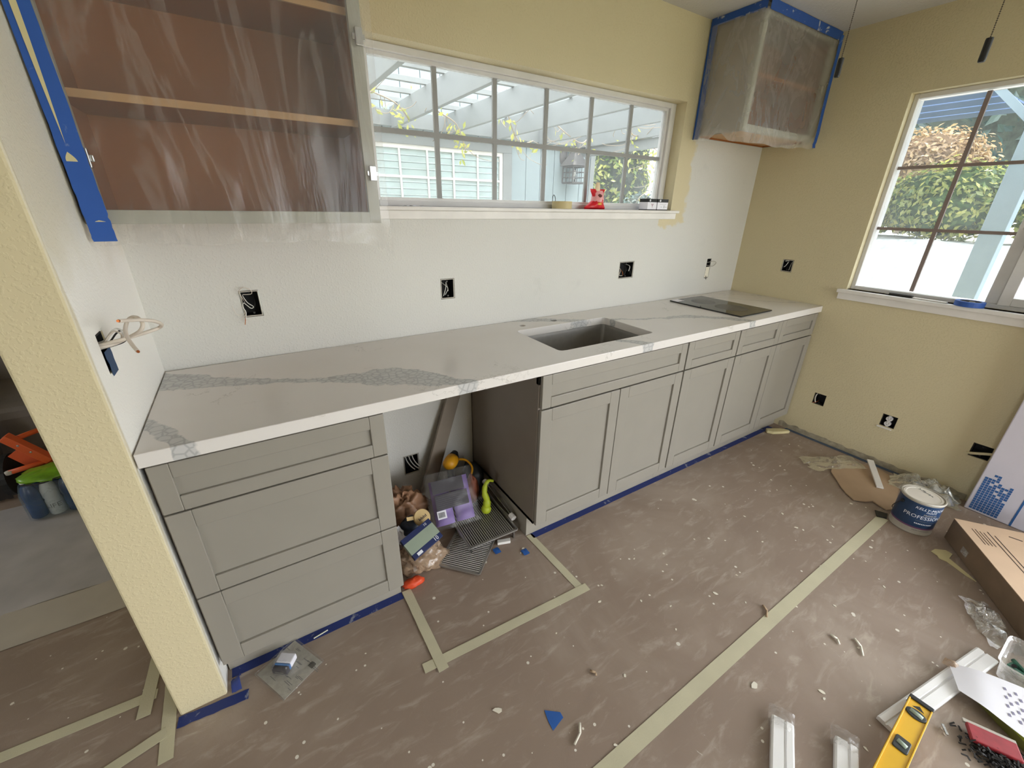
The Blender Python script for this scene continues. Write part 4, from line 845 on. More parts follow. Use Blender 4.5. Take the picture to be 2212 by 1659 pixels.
# standing flat carton with printed mosaic
bx = thing('flat_carton', 'tall pale lavender carton with blue mosaic print leaning at cream wall', 'carton', (3.465, -1.98, 0))
mesh_obj('carton', MB().box((3.422, -2.32, .002), (3.503, -1.636, 1.15)), M_foam, bx, bevel=.004)
mb = MB(); cs = .0135; rr = random.Random(4)
for i in range(8):
    for j in range(17):
        if rr.random() < (1.25 - max(0, (i - 3) / 7) * .6 - max(0, (j - 6) / 10) * .95) and j < 17 - i * .3:
            y, z = -1.652 - i * cs, .014 + j * cs; mb.box((3.4213, y - cs * .86, z), (3.4222, y, z + cs * .86))
mesh_obj('mosaic_print', mb, M_inkblue, bx)
mb = MB()
for i in range(5):
    for j in range(17):
        if rr.random() < (1.1 - max(0, (j - 6) / 10) * .9): mb.box((3.428 + i * cs, -1.6362, .014 + j * cs), (3.428 + i * cs + cs * .86, -1.6353, .014 + j * cs + cs * .86))
mesh_obj('side_print', mb, mat('pale_blue_print', (90, 128, 160), 0.6), bx)
mesh_obj('blue_line', MB().box((3.4213, -1.812, .004), (3.4222, -1.804, .30)), M_inkblue, bx)
# long low carton
d1 = Vector((-.815, -.580, 0)); d2 = Vector((.580, -.815, 0)); A0 = Vector((3.018, -1.655, 0)); rz = math.atan2(d1.y, d1.x)
lc = thing('long_carton', 'long low brown cardboard carton lying on the floor beside the can', 'carton', A0, rz, world=False)
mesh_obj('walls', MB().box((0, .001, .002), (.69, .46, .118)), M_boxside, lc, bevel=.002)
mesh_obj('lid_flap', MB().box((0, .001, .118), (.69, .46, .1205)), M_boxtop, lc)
def boxline(a, b, w): return MB().bar((a[0], a[1], .1209), (b[0], b[1], .1209), w, .0003)
mb = MB(); 
for k, (s0, s1, y) in enumerate(((.06, .17, .040), (.06, .17, .052), (.07, .17, .064), (.075, .17, .076), (.06, .42, .095), (.08, .44, .112))): mb.bar((s0, y, .1209), (s1, y, .1209), .004 if k > 3 else .003, .0003)
mb.bar((.06, .17, .1209), (.075, .21, .1209), .007, .0003); mb.bar((.42, .19, .1209), (.50, .20, .1209), .006, .0003)
mesh_obj('printed_text', mb, M_ink, lc)
mesh_obj('tape_piece', MB().box((.13, -.0004, .028), (.175, .0006, .06)), M_bag, lc)
# painted mouldings
def moulding(a, b, w, th, label):
    a, b = Vector((a[0], a[1], 0)), Vector((b[0], b[1], 0)); d = (b - a); ln = d.length
    r = thing('moulding', label, 'moulding', a, math.atan2(d.y, d.x), 'white primed mouldings on the floor', world=False)
    p = [(-w / 2, .002), (w / 2, .002), (w / 2, th * .8), (w * .42, th), (w * .16, th), (w * .12, th * .72), (w * .06, th * .72), (w * .03, th), (-w * .42, th), (-w / 2, th * .85)]
    mb = MB(); mb._add([(x, y, z) for x in (0, ln) for y, z in p], [tuple(range(len(p) - 1, -1, -1)), tuple(range(len(p), 2 * len(p)))] + [(i, (i + 1) % len(p), len(p) + (i + 1) % len(p), len(p) + i) for i in range(len(p))])
    mesh_obj('wood', mb, M_whitew, r); return r
moulding((1.742, -1.838), (2.335, -1.938), .060, .018, 'white primed moulding lying under the yellow level')
m1 = moulding((1.474, -1.657), (1.03, -1.880), .060, .022, 'white primed moulding, plastic wrapped, farther from the yellow level')
m2 = moulding((1.578, -1.789), (1.41, -1.855), .056, .022, 'white primed moulding, plastic wrapped, beside the yellow level')
for r_, ln in ((m1, .03), (m2, .025)):
    mb = MB(); mb.grid(lambda u, v: (-.045 + (ln + .045) * u, -.036 + .072 * v, .003 + .025 * math.sin(PI * v) ** .4 * min(1, .3 + 1.6 * u) + .008 * fbm(u * 6, v * 6, ln * 90)), 14, 12); mesh_obj('wrapper', mb, film('moulding_wrap', .12, .3, 18.0, (1, 1, 1), gloss=.1, fres=.3), r_, smooth=True)
# spirit level
lv = thing('spirit_level', 'yellow spirit level with black vials lying across white moulding', 'level', (1.888, -1.869, .022), math.atan2(-.014, -.298), world=False)
mb = MB(); w = .057; mb.box((0, -w / 2, .0), (.61, -w / 2 + .004, .026)); mb.box((0, w / 2 - .004, .0), (.61, w / 2, .026)); mb.box((0, -w / 2, .004), (.61, w / 2, .022)); mesh_obj('rail', mb, M_yellow, lv, bevel=.001)
mesh_obj('end_cap', MB().box((-.004, -w / 2 - .001, -.001), (.012, w / 2 + .001, .027)), M_black, lv, bevel=.002)
mb = MB(); mb.prism([(.022, 0), (.037, .014), (.037, -.014)], .0221, .0228); mesh_obj('printed_arrow', mb, M_black, lv)
for cx, rx, ry in ((.062, .018, .025), (.20, .024, .018)):
    el = [(cx + rx * math.cos(2 * PI * k / 28), ry * math.sin(2 * PI * k / 28)) for k in range(28)] if cx < .1 else rrect(cx - rx, cx + rx, -ry, ry, .006, 3)
    vo = mesh_obj('vial_housing', MB().prism(el, .018, .0262), mat('charcoal_plastic', (50, 54, 54), 0.4), lv, bevel=.002)
    mesh_obj('vial', MB().tube([(cx - rx * .1, -ry * .62, .0265), (cx + rx * .1, ry * .62, .0265)], .0065, 10), mat('pale_vial', (170, 186, 170), 0.1), vo, smooth=True)
# sheet of paper
mb = MB(); q = [Vector((2.150, -1.872, 0)), Vector((2.052, -1.920, 0)), Vector((2.02, -2.16, 0)), Vector((2.24, -2.10, 0))]
def pf(u, v):
    a = q[0].lerp(q[1], u); b = q[3].lerp(q[2], u); p = a.lerp(b, v); p.z = .0445 + .026 * v * (1 - u) + .004 * math.sin(v * 4 + u * 2) - .016 * max(0, .25 - v) * 3; return p
ps = thing('printed_sheet', 'white printed paper sheet draped over the moulding end', 'paper', (2.12, -2.0, .03)); mesh_obj('sheet', MB().grid(pf, 8, 14), M_paper, ps, smooth=True)
mb = MB()
for k in range(7):
    for j in range(3):
        u0 = .18 + .09 * k; v0 = .50 + .10 * j + .04 * (k % 2); a, b = pf(u0, v0), pf(u0 + .05, v0 + .01); mb.bar(a + Vector((0, 0, .001)), b + Vector((0, 0, .001)), .006, .0003)
mesh_obj('print', mb, mat('violet_grey_print', (128, 124, 148), 0.7), ps)
mb = MB(); mb.grid(lambda u, v: (2.135 + .035 * u, -1.905 + .045 * v, .030 + .018 * math.sin(PI * u) * math.sin(PI * v) + .006 * fbm(u * 5, v * 5)), 8, 8); solo('tape_scrap', mb, M_tanbag, 'crumpled clear brown tape scrap at the paper corner', 'tape', smooth=True)
# clear tub with green parts
tb = thing('plastic_tub', 'clear plastic tub with dark green bits beside the printed sheet', 'tub', (2.335, -2.02, 0))
def tubl(prof):
    mb = MB(); lps = [[(2.335 + x * s_, -2.02 + y * s_, z) for x, y in rrect(-.085, .085, -.06, .06, .025, 4)] for s_, z in prof]; n = len(lps[0]); 
    mb._add([p for l in lps for p in l], [(k * n + i, k * n + (i + 1) % n, (k + 1) * n + (i + 1) % n, (k + 1) * n + i) for k in range(len(lps) - 1) for i in range(n)] + [tuple(range(n))]); return mb
mesh_obj('wall', tubl([(.78, .002), (.95, .075), (1.06, .078), (1.06, .085)]), M_tub, tb)
for k in range(12):
    a = R.random() * 6.28; mesh_obj('fitting', MB().tube([(2.335 + .04 * math.cos(a) * R.random(), -2.02 + .03 * math.sin(a), .012 + .02 * R.random()), (2.335 + .05 * math.cos(a + 1), -2.02 + .03 * math.sin(a + 1.4), .02 + .03 * R.random())], .007, 7), M_green if k % 3 else M_black, tb)
# cartons and grimy tool under the sheet
gc = thing('printed_carton', 'green and yellow printed carton under the paper sheet', 'carton', (2.11, -2.095, 0), -.55, world=False)
mesh_obj('carton', MB().box((-.08, -.11, .002), (.06, .12, .028)), M_boxgreen, gc, bevel=.001); mesh_obj('side_panel', MB().box((-.082, -.112, .002), (-.0795, .122, .028)), M_olive, gc)
rt = thing('scraper_tool', 'red tool with grey edge buried in dark grime beside the level', 'tool', (1.955, -2.015, 0), .45, world=False)
mesh_obj('red_body', MB().box((-.035, -.06, .02), (.02, .05, .034)), M_redplast, rt, bevel=.003)
mesh_obj('edge_strip', MB().box((.02, -.062, .022), (.032, .055, .030)), M_cangrey, rt, bevel=.001)
mb = MB()
rr = random.Random(9)
for k in range(420):
    x, y = max(-.09, min(.02, rr.gauss(-.04, .03))), max(-.07, min(.07, rr.gauss(-.01, .035))); z = .004 + .03 * rr.random() * max(0, 1 - abs(x + .05) / .09); a, b = rr.random() * 6.28, (rr.random() - .5) * 1.2
    d = Vector((math.cos(a) * math.cos(b), math.sin(a) * math.cos(b), math.sin(b))) * (.006 + .012 * rr.random()); mb.bar((x, y, max(z, .003)), (x + d.x, y + d.y, max(z + d.z, .003)), .004, .002)
o = mesh_obj('grime', mb, M_bristle, rt); o['kind'] = 'stuff'
solo('orange_dish', MB().lathe([(.045, 0), (.045, .012), (.04, .016), (0, .016)], (1.93, -2.145, .002), 24), M_orangep, 'orange round plastic dish beside the grimy red tool', 'dish')
# hinge clip, plastic wrap
hc = thing('hardware_clip', 'small silver hardware clip on the floor beside the level', 'hardware', (1.885, -1.935, 0), .6, world=False)
mesh_obj('bar', MB().box((-.016, -.003, .010), (.016, .003, .014)), M_chrome, hc)
for k in (-.008, .008): mesh_obj('pin', MB().tube([(k, 0, .002), (k, -.002, .012)], .004, 8), M_trimw, hc)
solo('plastic_film', bunch(2.53, -1.905, .12, .045, .06, .6, 11.0), M_bag, 'shiny clear plastic wrap lying along the long brown carton', 'plastic film', smooth=True)
mb = MB(); mb.prism([(2.47, -1.85), (2.51, -1.82), (2.62, -1.89), (2.58, -1.93)], .0006, .0014); 
# cream paint skin and corner plaster
mb = MB(); mb.prism([(2.835, -1.655), (2.87, -1.66), (2.905, -1.69), (2.90, -1.715), (2.85, -1.715), (2.80, -1.79), (2.775, -1.822), (2.78, -1.79), (2.815, -1.715), (2.81, -1.69), (2.825, -1.68)], .0012, .004); solo('paint_skin', mb, M_peel, 'peeled cream paint skin with long tail on the floor by the carton', 'paint skin')
mb = MB(); mb.prism([(3.30, -.625), (3.33, -.60), (3.42, -.655), (3.45, -.70), (3.44, -.715), (3.38, -.69), (3.32, -.66)], .001, .022); solo('plaster_chunk', mb, M_peel, 'cream plaster chunk on the floor in the cabinet corner', 'plaster', bevel=.004)
mb = MB(); mb.prism([(.858, -1.237), (.898, -1.268), (.897, -1.285), (.848, -1.297), (.85, -1.27)], .001, .0016); solo('tape_scrap', mb, mat('bright_blue_scrap', (40, 92, 168), 0.6), 'torn blue tape scrap lying alone on the floor paper', 'tape')
# blister packs by the drawer cabinet
def blister(x, y, rz, tilt, z, label):
    r = thing('blister_pack', label, 'blister pack', (x, y, z), rz, 'empty blister packs on the floor', world=False)
    mesh_obj('card', MB().box((-.076, -.070, .002), (.076, .070, .0032)), mat('printed_card', (188, 184, 172), 0.6, var=.12, scale=60), r)
    return r
bp = blister(.182, -.672, 1.02, 0, .0, 'flat clear blister pack with printed card beside the drawer cabinet')
bp.rotation_euler = (0, 0, -1.08)
mesh_obj('shell', MB().box((-.082, -.076, .0034), (.082, .076, .010)), M_clear, bp, bevel=.002)
mb = MB(); rr = random.Random(3)
for k in range(26):
    x, y = -.078 + .15 * rr.random(), -.055 + .11 * rr.random(); mb.box((x, y, .0033), (x + .012 + .02 * rr.random(), y + .0018, .00345))
mesh_obj('print', mb, M_inkgrey, bp)
mesh_obj('barcode', (lambda m: [m.box((.045 + .0022 * k, .036, .0034), (.0462 + .0022 * k, .054, .0036)) for k in range(10)] and m)(MB()), M_black, bp)
bu = thing('blister_pack', 'clear razor blade bubble pack with blue label on top of the flat pack', 'blister pack', (.170, -.662, .0105), -.62, 'empty blister packs on the floor', world=False)
def bub(s, zz): return [(x * s, y * s, zz) for x, y in rrect(-.03, .03, -.034, .034, .012, 4)]
mb = MB(); lps = [bub(1, .001), bub(.98, .030), bub(.9, .036)]; n = len(lps[0]); mb._add([p for l in lps for p in l], [(k * n + i, k * n + (i + 1) % n, (k + 1) * n + (i + 1) % n, (k + 1) * n + i) for k in range(2) for i in range(n)] + [tuple(range(2 * n, 3 * n))]); mesh_obj('bubble', mb, M_clear, bu)
mesh_obj('label_card', MB().box((-.027, -.006, .002), (.027, .03, .026)), M_paper, bu, bevel=.004)
mesh_obj('blue_stripe', MB().box((-.0273, -.013, .0025), (.0273, -.006, .0262)), mat('mid_blue_print', (70, 120, 180), 0.5), bu, bevel=.003)
mesh_obj('blade_window', MB().box((-.0265, -.030, .002), (.0265, -.0135, .024)), M_darklabel, bu, bevel=.003)
mesh_obj('blade', MB().box((-.016, -.0308, .008), (.014, -.0302, .016)), M_chrome, bu)
# loose paint chips, one by one
CH = [(1.286, -1.034, .014), (1.436, -1.12, .012), (.73, -1.159, .026), (1.159, -1.296, .014), (1.732, -1.258, .018), (1.512, -1.55, .03), (1.961, -1.468, .012), (1.975, -1.679, .012), (2.392, -1.619, .012), (1.681, -1.05, .010), (1.58, -.949, .010), (1.927, -1.016, .010), (1.175, -.632, .012), (1.15, -.65, .008), (.986, -1.425, .012), (1.453, -1.277, .011), (1.687, -1.68, .018), (1.67, -1.694, .012), (1.623, -1.826, .012), (.417, -.754, .007), (.985, -.615, .012), (.925, -.547, .012), (3.28, -.793, .012), (3.317, -.836, .012), (3.151, -1.038, .012), (2.496, -1.144, .016), (2.448, -1.236, .016), (2.461, -1.263, .014), (2.30, -1.05, .012), (2.2, -1.2, .012), (2.62, -1.33, .014), (2.05, -1.1, .010), (1.8, -1.35, .009), (1.35, -.98, .010), (1.52, -1.2, .010), (2.75, -.95, .012), (2.95, -.9, .012), (2.68, -1.02, .010), (1.9, -1.25, .009), (1.05, -1.05, .009), (2.1, -1.55, .011), (2.28, -1.42, .010)]
cms = []
for s_ in range(4):
    mb = MB(); n_ = 7; rr = random.Random(s_); pl = [(math.cos(2 * PI * k / n_) * (.6 + .5 * rr.random()), math.sin(2 * PI * k / n_) * (.35 + .35 * rr.random())) for k in range(n_)]; mb.prism(pl, 0, .14); cms.append(mb)
for i, (x, y, s_) in enumerate(CH):
    mb = MB(); M4 = Matrix.Translation((x, y, .0008)) @ Matrix.Rotation(i * 1.3, 4, 'Z') @ Matrix.Scale(s_ * .62, 4); src = cms[i % 4]; mb._add([M4 @ v for v in src.v], src.f)
    solo('paint_chip', mb, M_chip, 'small white paint chip lying loose on the brown floor paper', 'paint chip', group='loose paint chips on the floor paper')
for a, b, lb_ in (((1.94, -1.60), (1.925, -1.635), 'curled white caulk string on the floor beyond the wrapped mouldings'), ((.93, -1.325), (.88, -1.36), 'thin white sliver on the floor near the blue scrap'), ((1.845, -1.395), (1.805, -1.432), 'tan wood splinter lying across the long cream tape'), ((1.064, -1.222), (1.072, -1.245), 'short tan sliver on the floor in front of the open bay'), ((2.0, -1.655), (1.95, -1.70), 'white spindle of dried caulk on the floor')):
    mb = MB(); a, b = Vector(a), Vector(b); c_ = Vector(((a.x + b.x) / 2 + .008, (a.y + b.y) / 2 - .004)); mb.bar((a.x, a.y, .005), (c_.x, c_.y, .006), .007, .005); mb.bar((c_.x, c_.y, .006), (b.x, b.y, .005), .006, .005); solo('sliver', mb, M_chip if 'white' in lb_ else M_card, lb_, 'sliver', smooth=True)
solo('sliver', MB().bar((.268, -.600, .004), (.318, -.592, .004), .003, .003), M_chip, 'white sliver lying on the blue toe kick tape', 'sliver')

# ================================================================== clutter in the open bay
# leaning grey board
lbd = solo('leaning_board', MB().bar((.905, -.075, .02), (1.165, -.022, .71), .075, .02, (0, 1, 0)), M_grayboard, 'grey board leaning diagonally against wall in the open cabinet bay', 'board', bevel=.003)
def rack(label, corner, ux, uy, sx, sy, z, feet):
    r = thing('wire_rack', label, 'rack', (corner[0], corner[1], 0), math.atan2(ux[1], ux[0]), 'steel grill racks in the open bay', world=False)
    mb = MB()
    for a, b in (((0, 0), (sx, 0)), ((sx, 0), (sx, sy)), ((sx, sy), (0, sy)), ((0, sy), (0, 0))): mb.bar((a[0], a[1], z), (b[0], b[1], z), .010, .008)
    mesh_obj('frame', mb, M_steel, r)
    mesh_obj('tray', MB().box((.004, .004, z - .012), (sx - .004, sy - .004, z - .009)), M_dkmetal, r)
    for k in range(1, int(sx / .0105)): mesh_obj('rod', MB().tube([(k * .0105, .003, z + .002), (k * .0105, sy - .003, z + .002)], .0028, 5, False), mat('pale_steel_rod', (176, 172, 164), 0.35, 0.3), r)
    if feet:
        for fx, fy in ((.012, .012), (sx - .012, .012), (sx - .012, sy - .012), (.012, sy - .012)): mesh_obj('foot', MB().bar((fx, fy, .0185 if fx < .1 else .001), (fx, fy, z), .012, .008, (1, 0, 0)), M_chrome, r)
rack('steel grill rack lying flat on the floor under the other rack', (.923, -.666), (-.158, .181), 0, .24, .19, .012, False)
o = bpy.data.objects['wire_rack']; o.scale = (1, 1, 1); o.rotation_euler = (0, 0, math.atan2(.131, .142))
o.location = (.923, -.666, 0)
rack('steel grill rack standing on short feet over the lower rack', (.936, -.552), (1, -.03), 0, .25, .30, .054, True)
# purple foam pads in a clear bag
pp = thing('knee_pad_pack', 'purple foam pads in a clear bag leaning in the open bay', 'package', (.945, -.395, .070), rot=(-.62, 0, -.12), world=False)
Mp = M_purple
for sx in (-.05, .05):
    mb = MB()
    mb.grid(lambda u, v: (sx + (u - .5) * .092, -.028 * math.sin(PI * u) ** .5 * (.55 + .45 * math.cos((v - .12) * 9) ** 2) - .002, .012 + .21 * v), 12, 20); mb.grid(lambda u, v: (sx + (u - .5) * .092, .0, .012 + .21 * v), 1, 1); mesh_obj('foam_pad', mb, Mp, pp, smooth=True)
mesh_obj('card_label', MB().box((-.085, -.0335, .085), (.075, -.0325, .155)), M_darklabel, pp); mesh_obj('card_label', MB().box((-.09, -.0335, .162), (.065, -.0325, .222)), M_darklabel, pp)
mb = MB(); [mb.box((-.08, -.0342, .09 + k * .009), (.06 - .02 * (k % 3), -.0338, .092 + k * .009)) for k in range(7)]; mesh_obj('label_print', mb, mat('dim_print', (74, 70, 80), 0.7), pp)
ib = mesh_obj('barcode_label', MB().box((-.088, -.0355, .045), (-.045, -.0345, .083)), M_paper, pp); mesh_obj('barcode', (lambda m: [m.box((-.083 + .0032 * k, -.0362, .052), (-.0813 + .0032 * k, -.0357, .076)) for k in range(10)] and m)(MB()), M_black, ib)
mb = MB(); mb.grid(lambda u, v: (-.115 + .23 * u, -.040 - .012 * math.sin(PI * u) - .006 * fbm(u * 6, v * 6, 2), -.004 + .265 * v), 16, 18); mb.grid(lambda u, v: (-.115 + .23 * u, .008, -.004 + .265 * v), 2, 2); mesh_obj('clear_bag', mb, film('thin_clear_bag', .03, .05, 12.0, (1, 1, 1), gloss=.02, fres=.15), pp, smooth=True)
# shopping bag with sandpaper box
def lump(c, s, seed, amp=.25, nu=22, nv=14):
    def fn(u, v):
        a, b = 2 * PI * u, PI * v; d = Vector((math.cos(a) * math.sin(b), math.sin(a) * math.sin(b), math.cos(b))); k = 1 + amp * fbm(d.x * 2.2 + seed, d.y * 2.2, d.z * 2.2) + amp * .6 * (1 - 2.4 * abs(fbm(d.x * 4, d.y * 4 + seed, d.z * 4))) + amp * .3 * fbm(d.x * 11, d.y * 11 + seed, d.z * 11)
        return (c[0] + d.x * s[0] * k, c[1] + d.y * s[1] * k, max(.003, c[2] + d.z * s[2] * k))
    return MB().grid(fn, nu, nv)
solo('shopping_bag', lump((.735, -.478, .055), (.085, .055, .07), 2.0, .45, 44, 30), M_tanbag, 'tan translucent shopping bag holding a navy box in the open bay', 'bag', smooth=True)
nb = thing('sandpaper_box', 'navy and sage sandpaper box lying on the tan shopping bag', 'box', (.735, -.495, .158), rot=(.55, -.18, .28), world=False)
mesh_obj('box', MB().box((-.075, -.05, 0), (.075, .05, .024)), M_navy, nb, bevel=.001); mesh_obj('sage_panel', MB().box((-.0752, -.028, .0005), (.0752, .026, .0244)), M_sage, nb)
mesh_obj('lettering', text_mb('10', .024, lambda x, y: (.045 + x, -.039 + y, .0248)), M_letter, nb); mesh_obj('lettering', text_mb('10', .016, lambda x, y: (.045 + x, .038 + y, .0248)), M_letter, nb)
mesh_obj('white_mark', MB().box((-.055, -.047, .0242), (-.03, -.034, .0247)), M_letter, nb)
solo('orange_bag', lump((.665, -.562, .016), (.04, .022, .016), 6.0, .3, 16, 10), M_redorange, 'red orange plastic bag on the floor under the tan shopping bag', 'bag', smooth=True)
tt = thing('tape_reel', 'small tan tape reel with lettering on the pile in the open bay', 'tape reel', (.775, -.395, .185), rot=(.7, -.15, .3), world=False)
mesh_obj('reel', MB().lathe([(0, 0), (.036, 0), (.038, .004), (.038, .012), (.036, .016), (0, .016)], (0, 0, 0), 28), M_tan, tt); mesh_obj('lettering', (lambda m: [m.box((-.02 + .006 * k, -.008, .0162), (-.0165 + .006 * k, .004 - .003 * (k % 2), .0166)) for k in range(7)] and m)(MB()), M_darklabel, tt); mesh_obj('tape_tail', MB().bar((-.03, .02, .008), (-.06, .035, .012), .016, .003), M_tan, tt)
solo('dark_pouch', lump((.745, -.355, .12), (.06, .035, .05), 9.0, .25, 18, 12), mat('dark_blue_foil', (44, 52, 66), 0.35, var=.4, scale=40), 'dark blue foil pouch in the pile under the tan tape reel', 'pouch', smooth=True)
solo('white_rag', bunch(.655, -.40, .025, .045, .09, .9, 21.0, 18, 16), M_paper, 'white crumpled rag against the drawer cabinet side', 'rag', smooth=True)
bpy.data.objects['white_rag'].location.z += .115
solo('paper_bag', lump((.755, -.215, .10), (.095, .065, .105), 13.0, .42, 40, 28), mat('brown_bag_film', (150, 112, 84), 0.5, var=.2), 'brown crumpled paper bag behind the purple pads', 'bag', smooth=True)
solo('mesh_bag', lump((1.09, -.275, .14), (.032, .035, .08), 17.0, .2), M_rust, 'rust brown mesh bag between the purple pads and lime handle', 'bag', smooth=True)
lt = thing('lime_hand_tool', 'lime green handled scrubbing tool standing in the open bay', 'tool', (1.12, -.36, .06))
mesh_obj('handle', MB().tube(crom([(1.118, -.375, .075), (1.125, -.37, .12), (1.118, -.36, .16), (1.128, -.35, .20), (1.15, -.345, .215), (1.175, -.345, .205)]), [.02] * 6 + [.016] * 6 + [.013] * 6 + [.010] * 6 + [.007] * 7, 10), M_lime, lt, smooth=True)
mesh_obj('head', MB().lathe([(0, 0), (.022, .004), (.026, .02), (.018, .04), (0, .042)], (1.116, -.378, .058), 16), M_lime, lt, smooth=True)
wr = thing('wire_holder', 'folded wire rack with white end clips leaning in the open bay', 'rack', (1.2, -.36, .06))
a, b = Vector((1.186, -.245, .125)), Vector((1.205, -.485, .068))
for k in range(6):
    off = Vector((.012 * math.cos(k * PI / 3), 0, .014 * math.sin(k * PI / 3))); mid = a.lerp(b, .5) + off * 1.9
    mesh_obj('rod', MB().tube(crom([a + off * .6, a.lerp(b, .2) + off * 1.5, mid, a.lerp(b, .8) + off * 1.4, b + off * .6]), .0018, 5), M_chrome, wr, smooth=True)
for q_ in (a, b): mesh_obj('end_clip', MB().tube([q_ - (b - a).normalized() * .014, q_ + (b - a).normalized() * .014], .0145, 12), M_trimw, wr)
dr = thing('cordless_drill', 'yellow and black cordless drill standing at the back of the bay', 'drill', (1.03, -.10, 0))
mesh_obj('motor_body', MB().tube([(1.00, -.19, .258), (1.01, -.175, .258), (1.03, -.155, .258), (1.05, -.135, .258), (1.055, -.13, .258)], [.015, .033, .036, .034, .02], 16), M_yellow2, dr, smooth=True)
mesh_obj('chuck', MB().tube([(1.055, -.132, .260), (1.065, -.118, .264), (1.08, -.102, .272)], [.026, .026, .016], 16), M_black, dr)
mesh_obj('grip', MB().tube(crom([(1.022, -.168, .25), (1.026, -.17, .18), (1.022, -.178, .11)]), .022, 12), M_black, dr, smooth=True)
mesh_obj('battery', MB().box((.99, -.215, .002), (1.055, -.14, .105)), M_black, dr, bevel=.008)
tl = thing('tool_bag', 'black tool bag with a yellow tape strap at the back of the bay', 'bag', (1.13, -.14, 0))
mesh_obj('fabric', lump((1.155, -.145, .10), (.06, .07, .10), 23.0, .15), M_black, tl, smooth=True)
mesh_obj('strap', MB().tube(crom([(1.075, -.225, .12), (1.105, -.225, .175), (1.13, -.20, .215), (1.12, -.15, .235), (1.09, -.12, .235)]), .006, 6), M_yellow2, tl, smooth=True)
solo('tan_knob', MB().lathe([(0, 0), (.014, .004), (.016, .014), (.01, .022), (0, .024)], (1.02, -.235, .19), 14), M_tan, 'small tan knob beside the black tool bag', 'knob', smooth=True)
mb = MB(); mb.prism([(1.08, -.555), (1.14, -.575), (1.15, -.555), (1.09, -.535)], .002, .016); solo('wood_offcut', mb, M_trimw, 'pale wood offcut on the floor under the raised rack', 'offcut', bevel=.002)
for x, y, lb_ in ((1.045, -.565, 'blue tape scrap at the edge of the raised rack'), (1.155, -.640, 'blue tape scrap with white paint near the bay corner')):
    mb = MB(); mb.grid(lambda u, v: (x + .03 * u, y - .035 * v, .003 + .006 * abs(fbm(u * 4 + x * 9, v * 4))), 5, 5); solo('tape_scrap', mb, MATS['bright_blue_scrap'], lb_, 'tape', smooth=True)

# ================================================================== the room beyond the wing wall
mb = MB(); mb.grid(lambda u, v: (-1.9 + 1.77 * u, .12 + .85 * v, .0022 + .012 * abs(fbm(u * 6, v * 5)) * (1 - v * .3)), 50, 26); solo('drop_cloth', mb, M_drop, 'rumpled grey drop cloth on the floor beyond the wing wall', 'drop cloth', smooth=True)
mb = MB(); mb.grid(lambda u, v: (-1.9 + 1.77 * u, -.075 + .20 * v, .0016 + .002 * abs(fbm(u * 5, v * 2)) + .0012 * v), 30, 4); solo('floor_paper_strip', mb, M_strip, 'pale paper strip taped on the floor before the drop cloth', 'paper strip', smooth=True)
# wrapped water bottles
BG = 'bottles in a shrink wrapped pack'
wp = thing('bottle_pack', 'shrink wrapped pack of bottles in blue and green film on the drop cloth', 'bottle pack', (-.74, .88, .01))
for i in range(3):
    for j in range(2):
        x, y = -.80 + .068 * i, .80 + .07 * j
        bo = mesh_obj('bottle', MB().lathe([(.028, .0), (.031, .006), (.031, .08), (.028, .09), (.031, .10), (.031, .14), (.024, .17), (.013, .19), (.013, .20)], (x, y, .012), 18), M_water if (i, j) == (1, 0) else M_deepblue, wp, smooth=True)
        mesh_obj('cap', MB().lathe([(.0145, 0), (.0145, .014), (0, .014)], (x, y, .210), 14), M_trimw, bo)
def wrapf(u, v):
    a = 2 * PI * u; q = rrect(-.845, -.615, .755, .915, .04, 6); k = u * len(q); i = int(k) % len(q); f = k - int(k); x = q[i][0] + (q[(i + 1) % len(q)][0] - q[i][0]) * f; y = q[i][1] + (q[(i + 1) % len(q)][1] - q[i][1]) * f
    t = .94 - .12 * max(0, v - .7) / .3; cx, cy = -.73, .835; return (cx + (x - cx) * t, cy + (y - cy) * t, .012 + .19 * v + .008 * fbm(u * 12, v * 4))
mesh_obj('lower_wrap', MB().grid(wrapf, 56, 8), film('blue_shrink_film', .10, .25, 14.0, (1, 1, 1), (150, 190, 200), .1, .3), wp, smooth=True)
mesh_obj('green_top_film', lump((-.72, .84, .222), (.10, .075, .022), 31.0, .3, 24, 8), M_wrapgreen, wp, smooth=True)
mesh_obj('dark_print', MB().tube(crom([(-.80, .765, .215), (-.72, .757, .21), (-.645, .775, .225)]), .004, 6), M_darklabel, wp)
lbm = text_mb('LIFE', .034, lambda x, y: (-.732 + x, .7675 - .012 * math.cos(x * 60) + .012, .066 + y)); mesh_obj('lettering', lbm, M_inkgrey, wp)
# orange hand truck lying down
ht = thing('hand_truck', 'orange tubular steel hand truck lying behind the bottle pack', 'hand truck', (-.8, .97, 0))
mesh_obj('cross_plate', MB().bar((-.85, .955, .405), (-.735, .955, .235), .035, .05, (0, 1, 0)), M_orange, ht, bevel=.003)
for p_, q_ in (((-.825, .98, .375), (-.755, 1.05, .375)), ((-.735, .95, .235), (-.60, 1.0, .245)), ((-.735, .95, .235), (-.87, .90, .235))):
    mesh_obj('tube', MB().tube([p_, q_], .0125, 10), M_orange, ht, smooth=True)
for q_ in ((-.755, 1.05, .375), (-.87, .90, .235)): mesh_obj('end_plug', MB().lathe([(0, -.01), (.014, -.008), (.015, .008), (0, .012)], q_, 12), M_cangrey, ht, smooth=True)
for k in (.35, .62):
    c_ = Vector((-.85, .955, .405)).lerp(Vector((-.735, .955, .235)), k) + Vector((0, -.026, .01)); mesh_obj('bolt', MB().lathe([(.005, 0), (.005, .003), (0, .004)], c_, 10, Matrix.Rotation(PI / 2, 4, 'X')), M_chrome, ht)
